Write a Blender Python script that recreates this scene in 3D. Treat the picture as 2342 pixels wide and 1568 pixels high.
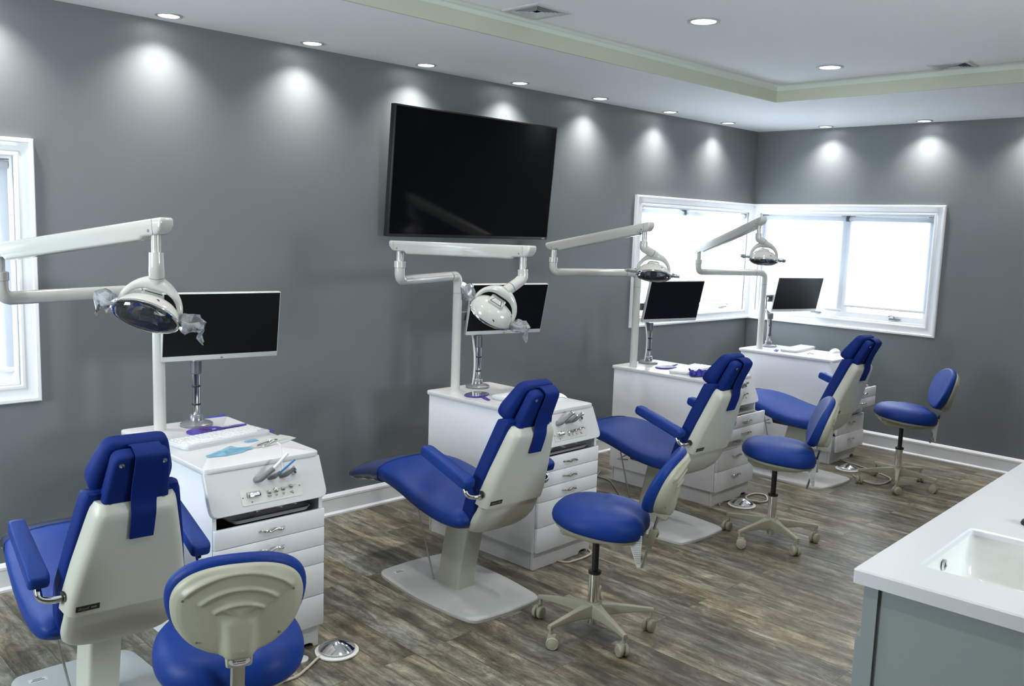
import bpy, bmesh, math, random
from mathutils import Vector, Matrix, Euler
R = math.radians
SC = bpy.context.scene
for o in list(bpy.data.objects):
    bpy.data.objects.remove(o)

# ------------------------------------------------------------------ camera
cam_d = bpy.data.cameras.new('camera')
cam = bpy.data.objects.new('camera', cam_d)
SC.collection.objects.link(cam)
cam.location = (-7.2127, -4.3068, 1.6938)
cam.rotation_euler = (1.4422, -0.0342, -0.7729)
cam_d.sensor_fit = 'HORIZONTAL'
cam_d.sensor_width = 36.0
cam_d.lens = 2051.6 / 2342 * 36.0
cam_d.clip_start = 0.02
cam_d.clip_end = 60
SC.camera = cam

# ------------------------------------------------------------------ world, exposure
W = bpy.data.worlds.new('sky')
SC.world = W
W.use_nodes = True
W.node_tree.nodes['Background'].inputs[0].default_value = (0.84, 0.93, 1.0, 1)
W.node_tree.nodes['Background'].inputs[1].default_value = 21.0
SC.view_settings.view_transform = 'Standard'
SC.view_settings.look = 'None'
SC.view_settings.gamma = 1
SC.view_settings.use_curve_mapping = False
SC.view_settings.exposure = 1.2
SC.cycles.use_denoising = True
SC.cycles.max_bounces = 8
SC.cycles.transparent_max_bounces = 12
SC.cycles.sample_clamp_indirect = 4
SC.cycles.caustics_reflective = False
SC.cycles.caustics_refractive = False
DOWNLIGHT_POWER = 17.5          # each wall washer
TRAY_POWER = 18.0

H = 2.6                         # soffit height
HT = 2.710                      # tray ceiling height
WL = -9.4                       # far left wall
WF = -5.8                       # wall behind the camera

# ------------------------------------------------------------------ materials
MATS = {}
def mat(name, col, rough=0.5, metal=0.0, spec=None, bump=None, noise=None, **kw):
    if name in MATS: return MATS[name]
    m = bpy.data.materials.new(name); m.use_nodes = True
    nt = m.node_tree; b = nt.nodes['Principled BSDF']
    b.inputs['Base Color'].default_value = (*col, 1)
    b.inputs['Roughness'].default_value = rough
    b.inputs['Metallic'].default_value = metal
    if spec is not None: b.inputs['Specular IOR Level'].default_value = spec
    for k, v in kw.items(): b.inputs[k.replace('_', ' ')].default_value = v
    tc = None
    if bump or noise:
        tc = nt.nodes.new('ShaderNodeTexCoord')
    if bump:
        sc, st = bump
        n = nt.nodes.new('ShaderNodeTexNoise'); n.inputs['Scale'].default_value = sc; n.inputs['Detail'].default_value = 3
        bp = nt.nodes.new('ShaderNodeBump'); bp.inputs['Strength'].default_value = st; bp.inputs['Distance'].default_value = 0.002
        nt.links.new(tc.outputs['Object'], n.inputs['Vector'])
        nt.links.new(n.outputs['Fac'], bp.inputs['Height']); nt.links.new(bp.outputs['Normal'], b.inputs['Normal'])
    if noise:
        sc, amt = noise
        n = nt.nodes.new('ShaderNodeTexNoise'); n.inputs['Scale'].default_value = sc; n.inputs['Detail'].default_value = 4
        r = nt.nodes.new('ShaderNodeMapRange'); r.inputs['To Min'].default_value = 1 - amt; r.inputs['To Max'].default_value = 1 + amt
        mx = nt.nodes.new('ShaderNodeVectorMath'); mx.operation = 'SCALE'; mx.inputs[0].default_value = col
        nt.links.new(tc.outputs['Object'], n.inputs['Vector']); nt.links.new(n.outputs['Fac'], r.inputs['Value'])
        nt.links.new(r.outputs[0], mx.inputs['Scale']); nt.links.new(mx.outputs[0], b.inputs['Base Color'])
    MATS[name] = m
    return m

def emit_mat(name, col, strength):
    m = bpy.data.materials.new(name); m.use_nodes = True
    nt = m.node_tree; b = nt.nodes['Principled BSDF']
    b.inputs['Base Color'].default_value = (0.8, 0.8, 0.8, 1)
    b.inputs['Emission Color'].default_value = (*col, 1); b.inputs['Emission Strength'].default_value = strength
    MATS[name] = m
    return m

def film_mat(name, col, clear, rough=0.08):
    """thin clear plastic or a glass pane: mostly see-through with a glossy sheen"""
    m = bpy.data.materials.new(name); m.use_nodes = True
    nt = m.node_tree
    for n in list(nt.nodes): nt.nodes.remove(n)
    out = nt.nodes.new('ShaderNodeOutputMaterial')
    tr = nt.nodes.new('ShaderNodeBsdfTransparent'); tr.inputs[0].default_value = (*col, 1)
    gl = nt.nodes.new('ShaderNodeBsdfGlossy'); gl.inputs['Roughness'].default_value = rough
    df = nt.nodes.new('ShaderNodeBsdfDiffuse'); df.inputs[0].default_value = (0.8, 0.85, 0.9, 1)
    fr = nt.nodes.new('ShaderNodeFresnel'); fr.inputs[0].default_value = 1.5
    m1 = nt.nodes.new('ShaderNodeMixShader'); m1.inputs[0].default_value = 1 - clear
    m2 = nt.nodes.new('ShaderNodeMixShader')
    nt.links.new(tr.outputs[0], m1.inputs[1]); nt.links.new(df.outputs[0], m1.inputs[2])
    nt.links.new(fr.outputs[0], m2.inputs[0]); nt.links.new(m1.outputs[0], m2.inputs[1]); nt.links.new(gl.outputs[0], m2.inputs[2])
    nt.links.new(m2.outputs[0], out.inputs[0])
    MATS[name] = m
    return m

M_WALL = mat('grey_wall_paint', (0.163, 0.178, 0.183), 0.42, spec=0.35, bump=(220, 0.10), noise=(1.3, 0.03))
M_CEIL = mat('ceiling_paint', (0.90, 0.92, 0.92), 0.8, spec=0.2)
M_FASCIA = mat('pale_green_fascia_paint', (0.58, 0.615, 0.48), 0.6, spec=0.3)
M_TRIM = mat('white_trim_paint', (0.86, 0.87, 0.88), 0.35)
M_CART = mat('white_laminate', (0.78, 0.785, 0.80), 0.38, noise=(40, 0.012))
M_CARTTOP = mat('white_laminate_top', (0.59, 0.59, 0.59), 0.33, noise=(30, 0.015))
M_DARKIN = mat('drawer_gap_shade', (0.05, 0.05, 0.045), 0.7)
M_BLUE = mat('blue_vinyl', (0.0055, 0.031, 0.190), 0.47, spec=0.20, bump=(420, 0.18))
M_BLUEF = mat('navy_blue_fabric', (0.003, 0.018, 0.135), 0.62, spec=0.15, bump=(500, 0.3))
M_CREAM = mat('cream_plastic', (0.53, 0.53, 0.45), 0.42, bump=(300, 0.12))
M_CREAM2 = mat('cream_stool_plastic', (0.37, 0.36, 0.27), 0.45, bump=(260, 0.10))
M_BASE = mat('pale_grey_powder_coat', (0.58, 0.60, 0.58), 0.4, bump=(400, 0.08))
M_CHROME = mat('chrome', (0.78, 0.78, 0.76), 0.08, 1.0)
M_STEEL = mat('satin_steel', (0.55, 0.55, 0.53), 0.28, 1.0)
M_BLACKP = mat('black_plastic', (0.012, 0.012, 0.012), 0.4)
M_LAMP = mat('glossy_white_enamel', (0.54, 0.54, 0.50), 0.14, Coat_Weight=0.4)
M_GREYP = mat('mid_grey_plastic', (0.17, 0.18, 0.18), 0.4)
M_GREYM = mat('grey_metal_collar', (0.13, 0.14, 0.15), 0.35, 0.5)
M_SCREEN = mat('black_screen_glass', (0.004, 0.004, 0.005), 0.09, spec=0.35)
M_MSCREEN = mat('matte_black_display', (0.003, 0.0035, 0.004), 0.35, spec=0.2)
M_SILVER = mat('silver_bezel', (0.62, 0.63, 0.61), 0.35, 0.2)
M_REFL = mat('mirror_reflector', (0.62, 0.64, 0.68), 0.06, 1.0)
M_PURPLE = mat('purple_plastic', (0.06, 0.025, 0.27), 0.3)
M_MIRROR = mat('mirror_glass', (0.85, 0.86, 0.88), 0.03, 1.0)
M_TAPE = mat('blue_tape', (0.02, 0.035, 0.42), 0.6)
M_KEY = mat('white_key_plastic', (0.80, 0.80, 0.80), 0.35)
M_KEYB = mat('keyboard_shell', (0.60, 0.61, 0.62), 0.35)
M_CABLE = mat('beige_cable', (0.55, 0.50, 0.40), 0.5)
M_QUARTZ = mat('white_quartz', (0.60, 0.61, 0.62), 0.25, noise=(220, 0.03))
M_SINK = mat('sink_ceramic', (0.70, 0.71, 0.68), 0.10)
M_GREYCAB = mat('grey_cabinet_laminate', (0.25, 0.28, 0.275), 0.45, bump=(300, 0.05))
M_PAPER = mat('white_paper', (0.78, 0.78, 0.76), 0.8)
M_INK = mat('dark_ink', (0.03, 0.03, 0.035), 0.6)
M_GREYINK = mat('grey_ink', (0.12, 0.12, 0.13), 0.6)
M_REDINK = mat('red_ink', (0.35, 0.04, 0.05), 0.6)
M_NAVYINK = mat('navy_ink', (0.03, 0.03, 0.12), 0.6)
M_WHITEINK = mat('white_ink', (0.75, 0.75, 0.75), 0.6)
M_GLOVE = mat('dark_blue_nitrile', (0.012, 0.012, 0.22), 0.5)
M_MASK = mat('pale_blue_film', (0.26, 0.56, 0.72), 0.3, Alpha=0.70)
M_POUCH = mat('white_pouch_paper', (0.78, 0.80, 0.78), 0.5)
M_TOOL = mat('steel_tool', (0.5, 0.5, 0.45), 0.2, 1.0)
M_TIPBLUE = mat('blue_tip_plastic', (0.05, 0.25, 0.62), 0.3)
M_WHITEP = mat('white_plastic', (0.80, 0.80, 0.78), 0.3)
M_VENT = mat('grey_vent_metal', (0.55, 0.57, 0.57), 0.45)
M_VENTIN = mat('vent_shadow_interior', (0.10, 0.11, 0.11), 0.7)
M_RUBBER = mat('black_rubber', (0.01, 0.01, 0.01), 0.5)
M_LIGHT = emit_mat('downlight_lens', (1.0, 0.97, 1.0), 9.0)
M_CLEAR = film_mat('clear_plastic_film', (0.97, 0.98, 0.99), 0.97, 0.18)
M_SLEEVE = film_mat('crumpled_clear_sleeve', (0.96, 0.97, 0.98), 0.80, 0.15)
M_CLEAR2 = film_mat('clear_lamp_shield', (0.92, 0.94, 0.97), 0.97, 0.05)
M_GLASS = film_mat('window_glass', (0.96, 0.98, 0.98), 0.995, 0.02)

def shade_fabric():
    m = bpy.data.materials.new('white_shade_fabric'); m.use_nodes = True
    nt = m.node_tree
    for n in list(nt.nodes): nt.nodes.remove(n)
    out = nt.nodes.new('ShaderNodeOutputMaterial')
    d = nt.nodes.new('ShaderNodeBsdfDiffuse'); d.inputs[0].default_value = (0.85, 0.86, 0.88, 1)
    t = nt.nodes.new('ShaderNodeBsdfTranslucent'); t.inputs[0].default_value = (0.88, 0.90, 0.94, 1)
    mx = nt.nodes.new('ShaderNodeMixShader'); mx.inputs[0].default_value = 0.62
    nt.links.new(d.outputs[0], mx.inputs[1]); nt.links.new(t.outputs[0], mx.inputs[2]); nt.links.new(mx.outputs[0], out.inputs[0])
    return m
M_SHADE = shade_fabric()
M_RING = mat('downlight_trim_ring', (0.42, 0.43, 0.45), 0.5)
M_COVE = mat('cove_lit_band_tint', (0.70, 0.74, 0.66), 0.7, spec=0.2)  # lighter green-white, puts the lit band above the fascia into the colour

def floor_mat():
    m = bpy.data.materials.new('weathered_grey_plank'); m.use_nodes = True
    nt = m.node_tree; N = nt.nodes.new; Lk = nt.links.new
    b = nt.nodes['Principled BSDF']
    tc = N('ShaderNodeTexCoord')
    mp = N('ShaderNodeMapping'); mp.inputs['Rotation'].default_value = (0, 0, R(90)); mp.inputs['Location'].default_value = (0.33, 0.07, 0)
    Lk(tc.outputs['Object'], mp.inputs['Vector'])
    br = N('ShaderNodeTexBrick'); br.offset = 0.37; br.offset_frequency = 2; br.squash = 1
    br.inputs['Scale'].default_value = 1; br.inputs['Brick Width'].default_value = 1.22; br.inputs['Row Height'].default_value = 0.152
    br.inputs['Mortar Size'].default_value = 0.0014; br.inputs['Mortar Smooth'].default_value = 0.2
    br.inputs['Color1'].default_value = (0, 0, 0, 1); br.inputs['Color2'].default_value = (1, 1, 1, 1); br.inputs['Mortar'].default_value = (0.5, 0.5, 0.5, 1)
    Lk(mp.outputs[0], br.inputs['Vector'])
    # per plank offset of the grain
    comb = N('ShaderNodeVectorMath'); comb.operation = 'SCALE'; comb.inputs['Scale'].default_value = 21.0
    Lk(br.outputs['Color'], comb.inputs[0])
    add = N('ShaderNodeVectorMath'); add.operation = 'ADD'
    Lk(mp.outputs[0], add.inputs[0]); Lk(comb.outputs[0], add.inputs[1])
    def grain(sx, sy, scale, detail, rough, dist=0.0):
        g = N('ShaderNodeMapping'); g.inputs['Scale'].default_value = (sx, sy, 1)
        Lk(add.outputs[0], g.inputs['Vector'])
        n = N('ShaderNodeTexNoise'); n.inputs['Scale'].default_value = scale; n.inputs['Detail'].default_value = detail
        n.inputs['Roughness'].default_value = rough; n.inputs['Distortion'].default_value = dist
        Lk(g.outputs[0], n.inputs['Vector']); return n
    g1 = grain(0.8, 7.0, 2.6, 6, 0.62, 0.4)      # broad streaks
    g2 = grain(3.0, 17.0, 6.5, 10, 0.88, 0.3)     # fine grain
    g3 = grain(1.4, 3.0, 3.6, 9, 0.78, 0.8)      # blotches
    def rng(n, a, c, lo, hi):
        r = N('ShaderNodeMapRange'); r.inputs['From Min'].default_value = a; r.inputs['From Max'].default_value = c
        r.inputs['To Min'].default_value = lo; r.inputs['To Max'].default_value = hi; Lk(n.outputs['Fac'], r.inputs['Value']); return r
    def math_(op, a, c):
        x = N('ShaderNodeMath'); x.operation = op
        for i, v in enumerate((a, c)):
            if isinstance(v, (int, float)): x.inputs[i].default_value = v
            else: Lk(v.outputs[0], x.inputs[i])
        return x
    s = math_('ADD', rng(g1, 0.3, 0.7, 0, 0.42), rng(g2, 0.3, 0.7, 0, 0.36))
    s = math_('ADD', s, rng(g3, 0.32, 0.68, 0, 0.46))
    sep = N('ShaderNodeSeparateColor'); Lk(br.outputs['Color'], sep.inputs[0])
    pl = N('ShaderNodeMapRange'); pl.inputs['To Min'].default_value = -0.07; pl.inputs['To Max'].default_value = 0.07; Lk(sep.outputs[0], pl.inputs['Value'])
    s = math_('ADD', s, pl); s = math_('SUBTRACT', s, 0.09)
    cr = N('ShaderNodeValToRGB'); e = cr.color_ramp.elements
    e[0].position = 0.16; e[0].color = (0.038, 0.034, 0.026, 1)
    e[1].position = 0.88; e[1].color = (0.44, 0.42, 0.345, 1)
    for p_, c_ in ((0.36, (0.078, 0.070, 0.052)), (0.52, (0.140, 0.130, 0.098)), (0.68, (0.245, 0.232, 0.182))):
        x = e.new(p_); x.color = (*c_, 1)
    Lk(s.outputs[0], cr.inputs[0])
    mo = N('ShaderNodeMixRGB'); mo.blend_type = 'MULTIPLY'; mo.inputs[2].default_value = (0.35, 0.33, 0.3, 1)
    Lk(br.outputs['Fac'], mo.inputs[0]); Lk(cr.outputs[0], mo.inputs[1]); g4 = grain(0.7, 1.6, 1.7, 3, 0.5, 0.3)
    tn = N('ShaderNodeMixRGB'); tn.inputs[1].default_value = (1.12, 1.0, 0.84, 1); tn.inputs[2].default_value = (0.95, 1.0, 1.05, 1)
    Lk(rng(g4, 0.35, 0.65, 0, 1).outputs[0], tn.inputs[0])
    mt_ = N('ShaderNodeMixRGB'); mt_.blend_type = 'MULTIPLY'; mt_.inputs[0].default_value = 1.0
    Lk(mo.outputs[0], mt_.inputs[1]); Lk(tn.outputs[0], mt_.inputs[2]); Lk(mt_.outputs[0], b.inputs['Base Color'])
    rr = N('ShaderNodeMapRange'); rr.inputs['To Min'].default_value = 0.30; rr.inputs['To Max'].default_value = 0.50
    Lk(g3.outputs['Fac'], rr.inputs['Value']); Lk(rr.outputs[0], b.inputs['Roughness'])
    bp = N('ShaderNodeBump'); bp.inputs['Strength'].default_value = 0.25; bp.inputs['Distance'].default_value = 0.002
    Lk(g2.outputs['Fac'], bp.inputs['Height']); Lk(bp.outputs[0], b.inputs['Normal'])
    return m
M_FLOOR = floor_mat()

# ------------------------------------------------------------------ object helpers
def link(o, parent=None):
    SC.collection.objects.link(o)
    if parent is not None: o.parent = parent
    return o
def obj(name, bm, m, parent=None, smooth=35, label=None):
    bmesh.ops.recalc_face_normals(bm, faces=bm.faces)
    me = bpy.data.meshes.new(name); bm.to_mesh(me); bm.free()
    me.materials.append(m)
    if smooth:
        me.shade_smooth(); me.set_sharp_from_angle(angle=R(smooth))
    o = bpy.data.objects.new(name, me)
    if label: o['label'] = label
    return link(o, parent)
def tag(o, label, cat, group=None):
    o['label'] = label; o['category'] = cat
    if group: o['group'] = group
    return o
def thing(name, label, cat, loc=(0, 0, 0), rz=0.0, group=None):
    o = bpy.data.objects.new(name, None); o.empty_display_size = 0.05
    o.location = loc; o.rotation_euler = (0, 0, rz)
    link(o); return tag(o, label, cat, group)
def struct(name, bm, m, parent=None, smooth=35):
    o = obj(name, bm, m, parent, smooth)
    if parent is None: o['kind'] = 'structure'
    return o
def structroot(name, loc=(0, 0, 0)):
    o = bpy.data.objects.new(name, None); o.location = loc; link(o); o['kind'] = 'structure'; return o
def copy_tree(o, parent=None):
    c = o.copy(); link(c)
    if parent is not None: c.parent = parent
    for ch in list(o.children): copy_tree(ch, c)
    return c
def dup(root, loc, rz, label, group=None):
    c = copy_tree(root); c.location = loc; c.rotation_euler = (0, 0, rz); c['label'] = label
    if group: c['group'] = group
    return c
def BM(): return bmesh.new()
def xf(bm, verts, M):
    if M is not None:
        for v in verts: v.co = M @ v.co
def box(bm, c, s, M=None, bev=0.0, seg=2):
    r = bmesh.ops.create_cube(bm, size=1.0)
    vs = r['verts']
    for v in vs: v.co = Vector((v.co.x * s[0] + c[0], v.co.y * s[1] + c[1], v.co.z * s[2] + c[2]))
    if bev > 0:
        es = list({e for v in vs for e in v.link_edges})
        rr = bmesh.ops.bevel(bm, geom=es, offset=bev, segments=seg, profile=0.5, affect='EDGES')
        vs = list({v for f in rr['faces'] for v in f.verts} | {v for v in vs if v.is_valid})
        # every vertex of this box
        seen = set(vs); st = list(vs)
        while st:
            v = st.pop()
            for e in v.link_edges:
                w = e.other_vert(v)
                if w not in seen: seen.add(w); st.append(w)
        vs = list(seen)
    xf(bm, vs, M); return vs
def loft(bm, rings, cap0=True, cap1=True, M=None, closed=True):
    rows = [[bm.verts.new(M @ Vector(p) if M is not None else Vector(p)) for p in r] for r in rings]
    n = len(rows[0])
    for a, b in zip(rows, rows[1:]):
        for i in range(n if closed else n - 1):
            j = (i + 1) % n
            bm.faces.new((a[i], a[j], b[j], b[i]))
    def cap(r):
        c = bm.verts.new(sum((v.co for v in r), Vector()) / n)
        for i in range(n): bm.faces.new((r[i], r[(i + 1) % n], c))
    if closed and cap0: cap(rows[0])
    if closed and cap1: cap(rows[-1])
    return rows
def flatcap(bm, ring, M=None):
    bm.faces.new([bm.verts.new(M @ Vector(p) if M is not None else Vector(p)) for p in ring])
def lathe(bm, prof, n=32, M=None, cap0=True, cap1=True):
    loft(bm, [[(r * math.cos(2 * math.pi * i / n), r * math.sin(2 * math.pi * i / n), z) for i in range(n)] for r, z in prof], cap0, cap1, M)
def fillet(pts, rad, seg=7):
    pts = [Vector(p) for p in pts]; out = [pts[0]]
    for i in range(1, len(pts) - 1):
        a, p, b = pts[i - 1], pts[i], pts[i + 1]
        r_ = rad[i - 1] if isinstance(rad, (list, tuple)) else rad
        u = (a - p); v = (b - p); d = min(r_, u.length * 0.48, v.length * 0.48)
        A = p + u.normalized() * d; B = p + v.normalized() * d
        for k in range(seg + 1):
            t = k / seg
            out.append(A * (1 - t) ** 2 + p * 2 * t * (1 - t) + B * t * t)
    out.append(pts[-1]); return out
def catmull(pts, k=8, closed=False):
    P = [Vector(p) for p in pts]; out = []
    n = len(P)
    for i in range(n if closed else n - 1):
        if closed: a, b, c, d = P[(i - 1) % n], P[i], P[(i + 1) % n], P[(i + 2) % n]
        else: a, b, c, d = P[max(i - 1, 0)], P[i], P[i + 1], P[min(i + 2, n - 1)]
        for j in range(k):
            t = j / k
            out.append(0.5 * ((2 * b) + (c - a) * t + (2 * a - 5 * b + 4 * c - d) * t * t + (-a + 3 * b - 3 * c + d) * t ** 3))
    if not closed: out.append(P[-1])
    return out
def tube(bm, pts, rad, n=14, M=None, sy=1.0, up=None):
    pts = [Vector(p) for p in pts]
    rads = rad if isinstance(rad, (list, tuple)) else [rad] * len(pts)
    t0 = (pts[1] - pts[0]).normalized()
    x = Vector(up) if up is not None else (Vector((0, 0, 1)) if abs(t0.z) < 0.9 else Vector((1, 0, 0)))
    rings = []
    for i, p in enumerate(pts):
        t = (pts[min(i + 1, len(pts) - 1)] - pts[max(i - 1, 0)]).normalized()
        x = (x - t * x.dot(t)).normalized(); y = t.cross(x)
        rings.append([p + (x * math.cos(2 * math.pi * k / n) * sy + y * math.sin(2 * math.pi * k / n)) * rads[i] for k in range(n)])
    loft(bm, rings, M=M)
def roundpoly(pts, rad, seg=6):
    n = len(pts); out = []
    for i in range(n):
        a, p, b = Vector(pts[i - 1]), Vector(pts[i]), Vector(pts[(i + 1) % n])
        r_ = rad[i] if isinstance(rad, (list, tuple)) else rad
        u, v = a - p, b - p; d = min(r_, u.length * 0.49, v.length * 0.49)
        A = p + u.normalized() * d; B = p + v.normalized() * d
        for k in range(seg + 1):
            t = k / seg; out.append(tuple(A * (1 - t) ** 2 + p * 2 * t * (1 - t) + B * t * t))
    return out
def sell(a, b, e=2.6, n=48, f=None):
    out = []
    for k in range(n):
        t = 2 * math.pi * k / n; c, s = math.cos(t), math.sin(t)
        x = a * math.copysign(abs(c) ** (2 / e), c); y = b * math.copysign(abs(s) ** (2 / e), s)
        if f: x, y = f(x, y)
        out.append((x, y))
    return out
def stack(bm, outline, levels, M=None, warp=None, c=(0, 0), cap0=True, cap1=True):
    """levels: (inset from outline, z). inset measured towards the centre c"""
    rings = []
    for ins, z in levels:
        r = []
        for p in outline:
            d = Vector((p[0] - c[0], p[1] - c[1])); L = d.length
            q = d * max(0.0, (L - ins)) / L if L > 1e-9 else d
            v = Vector((q.x + c[0], q.y + c[1], z))
            if warp: v = Vector(warp(v))
            r.append(v)
        rings.append(r)
    loft(bm, rings, cap0, cap1, M)
def pad_levels(th, rd, crown=0.0, bottom=0.0, seg=5, inner=4, depth=0.1):
    """rounded pad: thickness th, edge radius rd, crown rises towards the middle"""
    L = []
    for k in range(seg + 1):
        a = -math.pi / 2 + (math.pi / 2) * k / seg
        L.append((rd - rd * math.cos(a), bottom + rd + rd * math.sin(a)))
    for k in range(seg + 1):
        a = (math.pi / 2) * k / seg
        L.append((rd - rd * math.cos(a), bottom + th - rd + rd * math.sin(a)))
    for k in range(1, inner + 1):
        s = k / inner
        L.append((rd + depth * s, bottom + th + crown * (1 - (1 - s) ** 2)))
    return L
def prism(bm, poly, y0, y1, M=None, bev=0.0):
    """polygon of (x, z) extruded along y"""
    a = [bm.verts.new((x, y0, z)) for x, z in poly]; b = [bm.verts.new((x, y1, z)) for x, z in poly]
    n = len(poly); bm.faces.new(a); bm.faces.new(list(reversed(b)))
    for i in range(n): bm.faces.new((a[i], b[i], b[(i + 1) % n], a[(i + 1) % n]))
    vs = a + b
    if bev:
        es = list({e for v in vs for e in v.link_edges})
        bmesh.ops.bevel(bm, geom=es, offset=bev, segments=2, profile=0.5, affect='EDGES')
        vs = list(bm.verts)
    xf(bm, vs, M)
def text(name, s, size, M, m, parent, ext=0.0003, align='CENTER', shear=0.0):
    cu = bpy.data.curves.new(name, 'FONT'); cu.body = s; cu.size = size; cu.extrude = ext
    cu.align_x = align; cu.align_y = 'CENTER'; cu.shear = shear
    t = bpy.data.objects.new('t', cu)
    me = bpy.data.meshes.new_from_object(t); me.transform(M); me.name = name
    bpy.data.objects.remove(t)
    me.materials.clear(); me.materials.append(m)
    o = bpy.data.objects.new(name, me); return link(o, parent)
def mrot(x, y, z, origin=(0, 0, 0)):
    """matrix whose columns are the given axes"""
    x, y, z = Vector(x), Vector(y), Vector(z)
    m = Matrix((( x[0], y[0], z[0], origin[0]), (x[1], y[1], z[1], origin[1]), (x[2], y[2], z[2], origin[2]), (0, 0, 0, 1)))
    return m

# ------------------------------------------------------------------ room shell
bm = BM(); box(bm, ((WL) / 2, WF / 2, -0.05), (-WL + 0.4, -WF + 0.4, 0.1)); struct('floor', bm, M_FLOOR, smooth=0)

def frame_sweep(bm, a0, a1, z0, z1, prof, put):
    """mitred frame: prof (inset from outer edge, height out of wall)"""
    rings = []
    for sa, sz in ((0, 0), (1, 0), (1, 1), (0, 1)):
        r = []
        for d, h in prof:
            a = a0 + d if sa == 0 else a1 - d; z = z0 + d if sz == 0 else z1 - d
            r.append(put(a, h, z))
        rings.append(r)
    rings.append(rings[0])
    loft(bm, rings, False, False, closed=False)
WZT, WZB = 1.970, 0.950          # corner window casing outer top / bottom
X1, Y1 = -1.714, -1.662
LX, LZT, LZB = -5.939, 2.000, 0.850
CW = 0.078                       # casing width
WT = 0.16                        # wall thickness
def wall_holes(axis, a0, a1, holes, ext=0.0):
    """wall along x (axis 0, plane y=0) or y (axis 1, plane x=0) with rectangular holes (a, b, z0, z1)"""
    bm = BM(); xs = sorted({a0, a1, *[h[0] for h in holes], *[h[1] for h in holes]})
    for p, q in zip(xs, xs[1:]):
        spans = [(0.0, HT + 0.1)]
        for h in holes:
            if h[0] <= p + 1e-6 and h[1] >= q - 1e-6:
                spans = [(0.0, h[2]), (h[3], HT + 0.1)]
        for z0, z1 in spans:
            if axis == 0: box(bm, ((p + q) / 2, WT / 2, (z0 + z1) / 2), (q - p, WT, z1 - z0))
            else: box(bm, (WT / 2, (p + q) / 2, (z0 + z1) / 2), (WT, q - p, z1 - z0))
    bmesh.ops.remove_doubles(bm, verts=bm.verts, dist=1e-5)
    return bm
HOLES_L = [(X1 + CW, -CW, WZB + CW, WZT - CW), (-7.35 + CW, LX - CW, LZB + CW, LZT - CW)]
HOLES_R = [(Y1 + CW, -CW, WZB + CW, WZT - CW)]
struct('wall_long', wall_holes(0, WL, 0.0, HOLES_L), M_WALL, smooth=0)
struct('wall_right', wall_holes(1, WF, WT, HOLES_R), M_WALL, smooth=0)
HOLES_F = [(-4.9, -3.9, 1.35, 2.05)]  # unseen window behind the camera, added to brighten the room
bm = wall_holes(0, WL, 0.0, HOLES_F)
for v in bm.verts: v.co.y = WF - v.co.y
struct('wall_front', bm, M_WALL, smooth=0)
for k_, h_ in enumerate(HOLES_F):
    rt_ = structroot('window_%d' % (k_ + 5))
    bm = BM(); frame_sweep(bm, h_[0], h_[1], h_[2], h_[3], [(-0.07, 0.0), (-0.07, 0.02), (0.0, 0.02), (0.0, -0.12), (0.04, -0.12), (0.04, -0.15)], lambda a, h, z: (a, WF + h, z)); obj('window_casing', bm, M_TRIM, rt_, 30)
    bm = BM(); flatcap(bm, [(h_[0] + .03, WF - .135, h_[2] + .03), (h_[1] - .03, WF - .135, h_[2] + .03), (h_[1] - .03, WF - .135, h_[3] - .03), (h_[0] + .03, WF - .135, h_[3] - .03)]); obj('window_pane', bm, M_GLASS, rt_, 0)
    pd = bpy.data.lights.new('sky_portal', 'AREA'); pd.shape = 'RECTANGLE'; pd.size = h_[1] - h_[0]; pd.size_y = h_[3] - h_[2]; pd.cycles.is_portal = True
    po_ = bpy.data.objects.new('sky_portal', pd); po_.location = ((h_[0] + h_[1]) / 2, WF - 0.155, (h_[2] + h_[3]) / 2); po_.rotation_euler = (R(90), 0, 0); link(po_, rt_)
HOLES_W = [(-2.0, -0.9, 1.1, 2.1)]  # window out of view in the left wall, added for more daylight
bm = wall_holes(1, WF, WT, HOLES_W)
for v in bm.verts: v.co.x = WL - v.co.x
struct('wall_left', bm, M_WALL, smooth=0)
for k_, h_ in enumerate(HOLES_W):
    rt_ = structroot('window_%d' % (k_ + 4))
    bm = BM(); frame_sweep(bm, h_[0], h_[1], h_[2], h_[3], [(-0.07, 0.0), (-0.07, 0.02), (0.0, 0.02), (0.0, -0.12), (0.04, -0.12), (0.04, -0.15)], lambda a, h, z: (WL + h, a, z)); obj('window_casing', bm, M_TRIM, rt_, 30)
    bm = BM(); flatcap(bm, [(WL - .135, h_[0] + .03, h_[2] + .03), (WL - .135, h_[1] - .03, h_[2] + .03), (WL - .135, h_[1] - .03, h_[3] - .03), (WL - .135, h_[0] + .03, h_[3] - .03)]); obj('window_pane', bm, M_GLASS, rt_, 0)
    pd = bpy.data.lights.new('sky_portal', 'AREA'); pd.shape = 'RECTANGLE'; pd.size = h_[3] - h_[2]; pd.size_y = h_[1] - h_[0]; pd.cycles.is_portal = True
    po_ = bpy.data.objects.new('sky_portal', pd); po_.location = (WL - 0.155, (h_[0] + h_[1]) / 2, (h_[2] + h_[3]) / 2); po_.rotation_euler = (0, R(-90), 0); link(po_, rt_)

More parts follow.
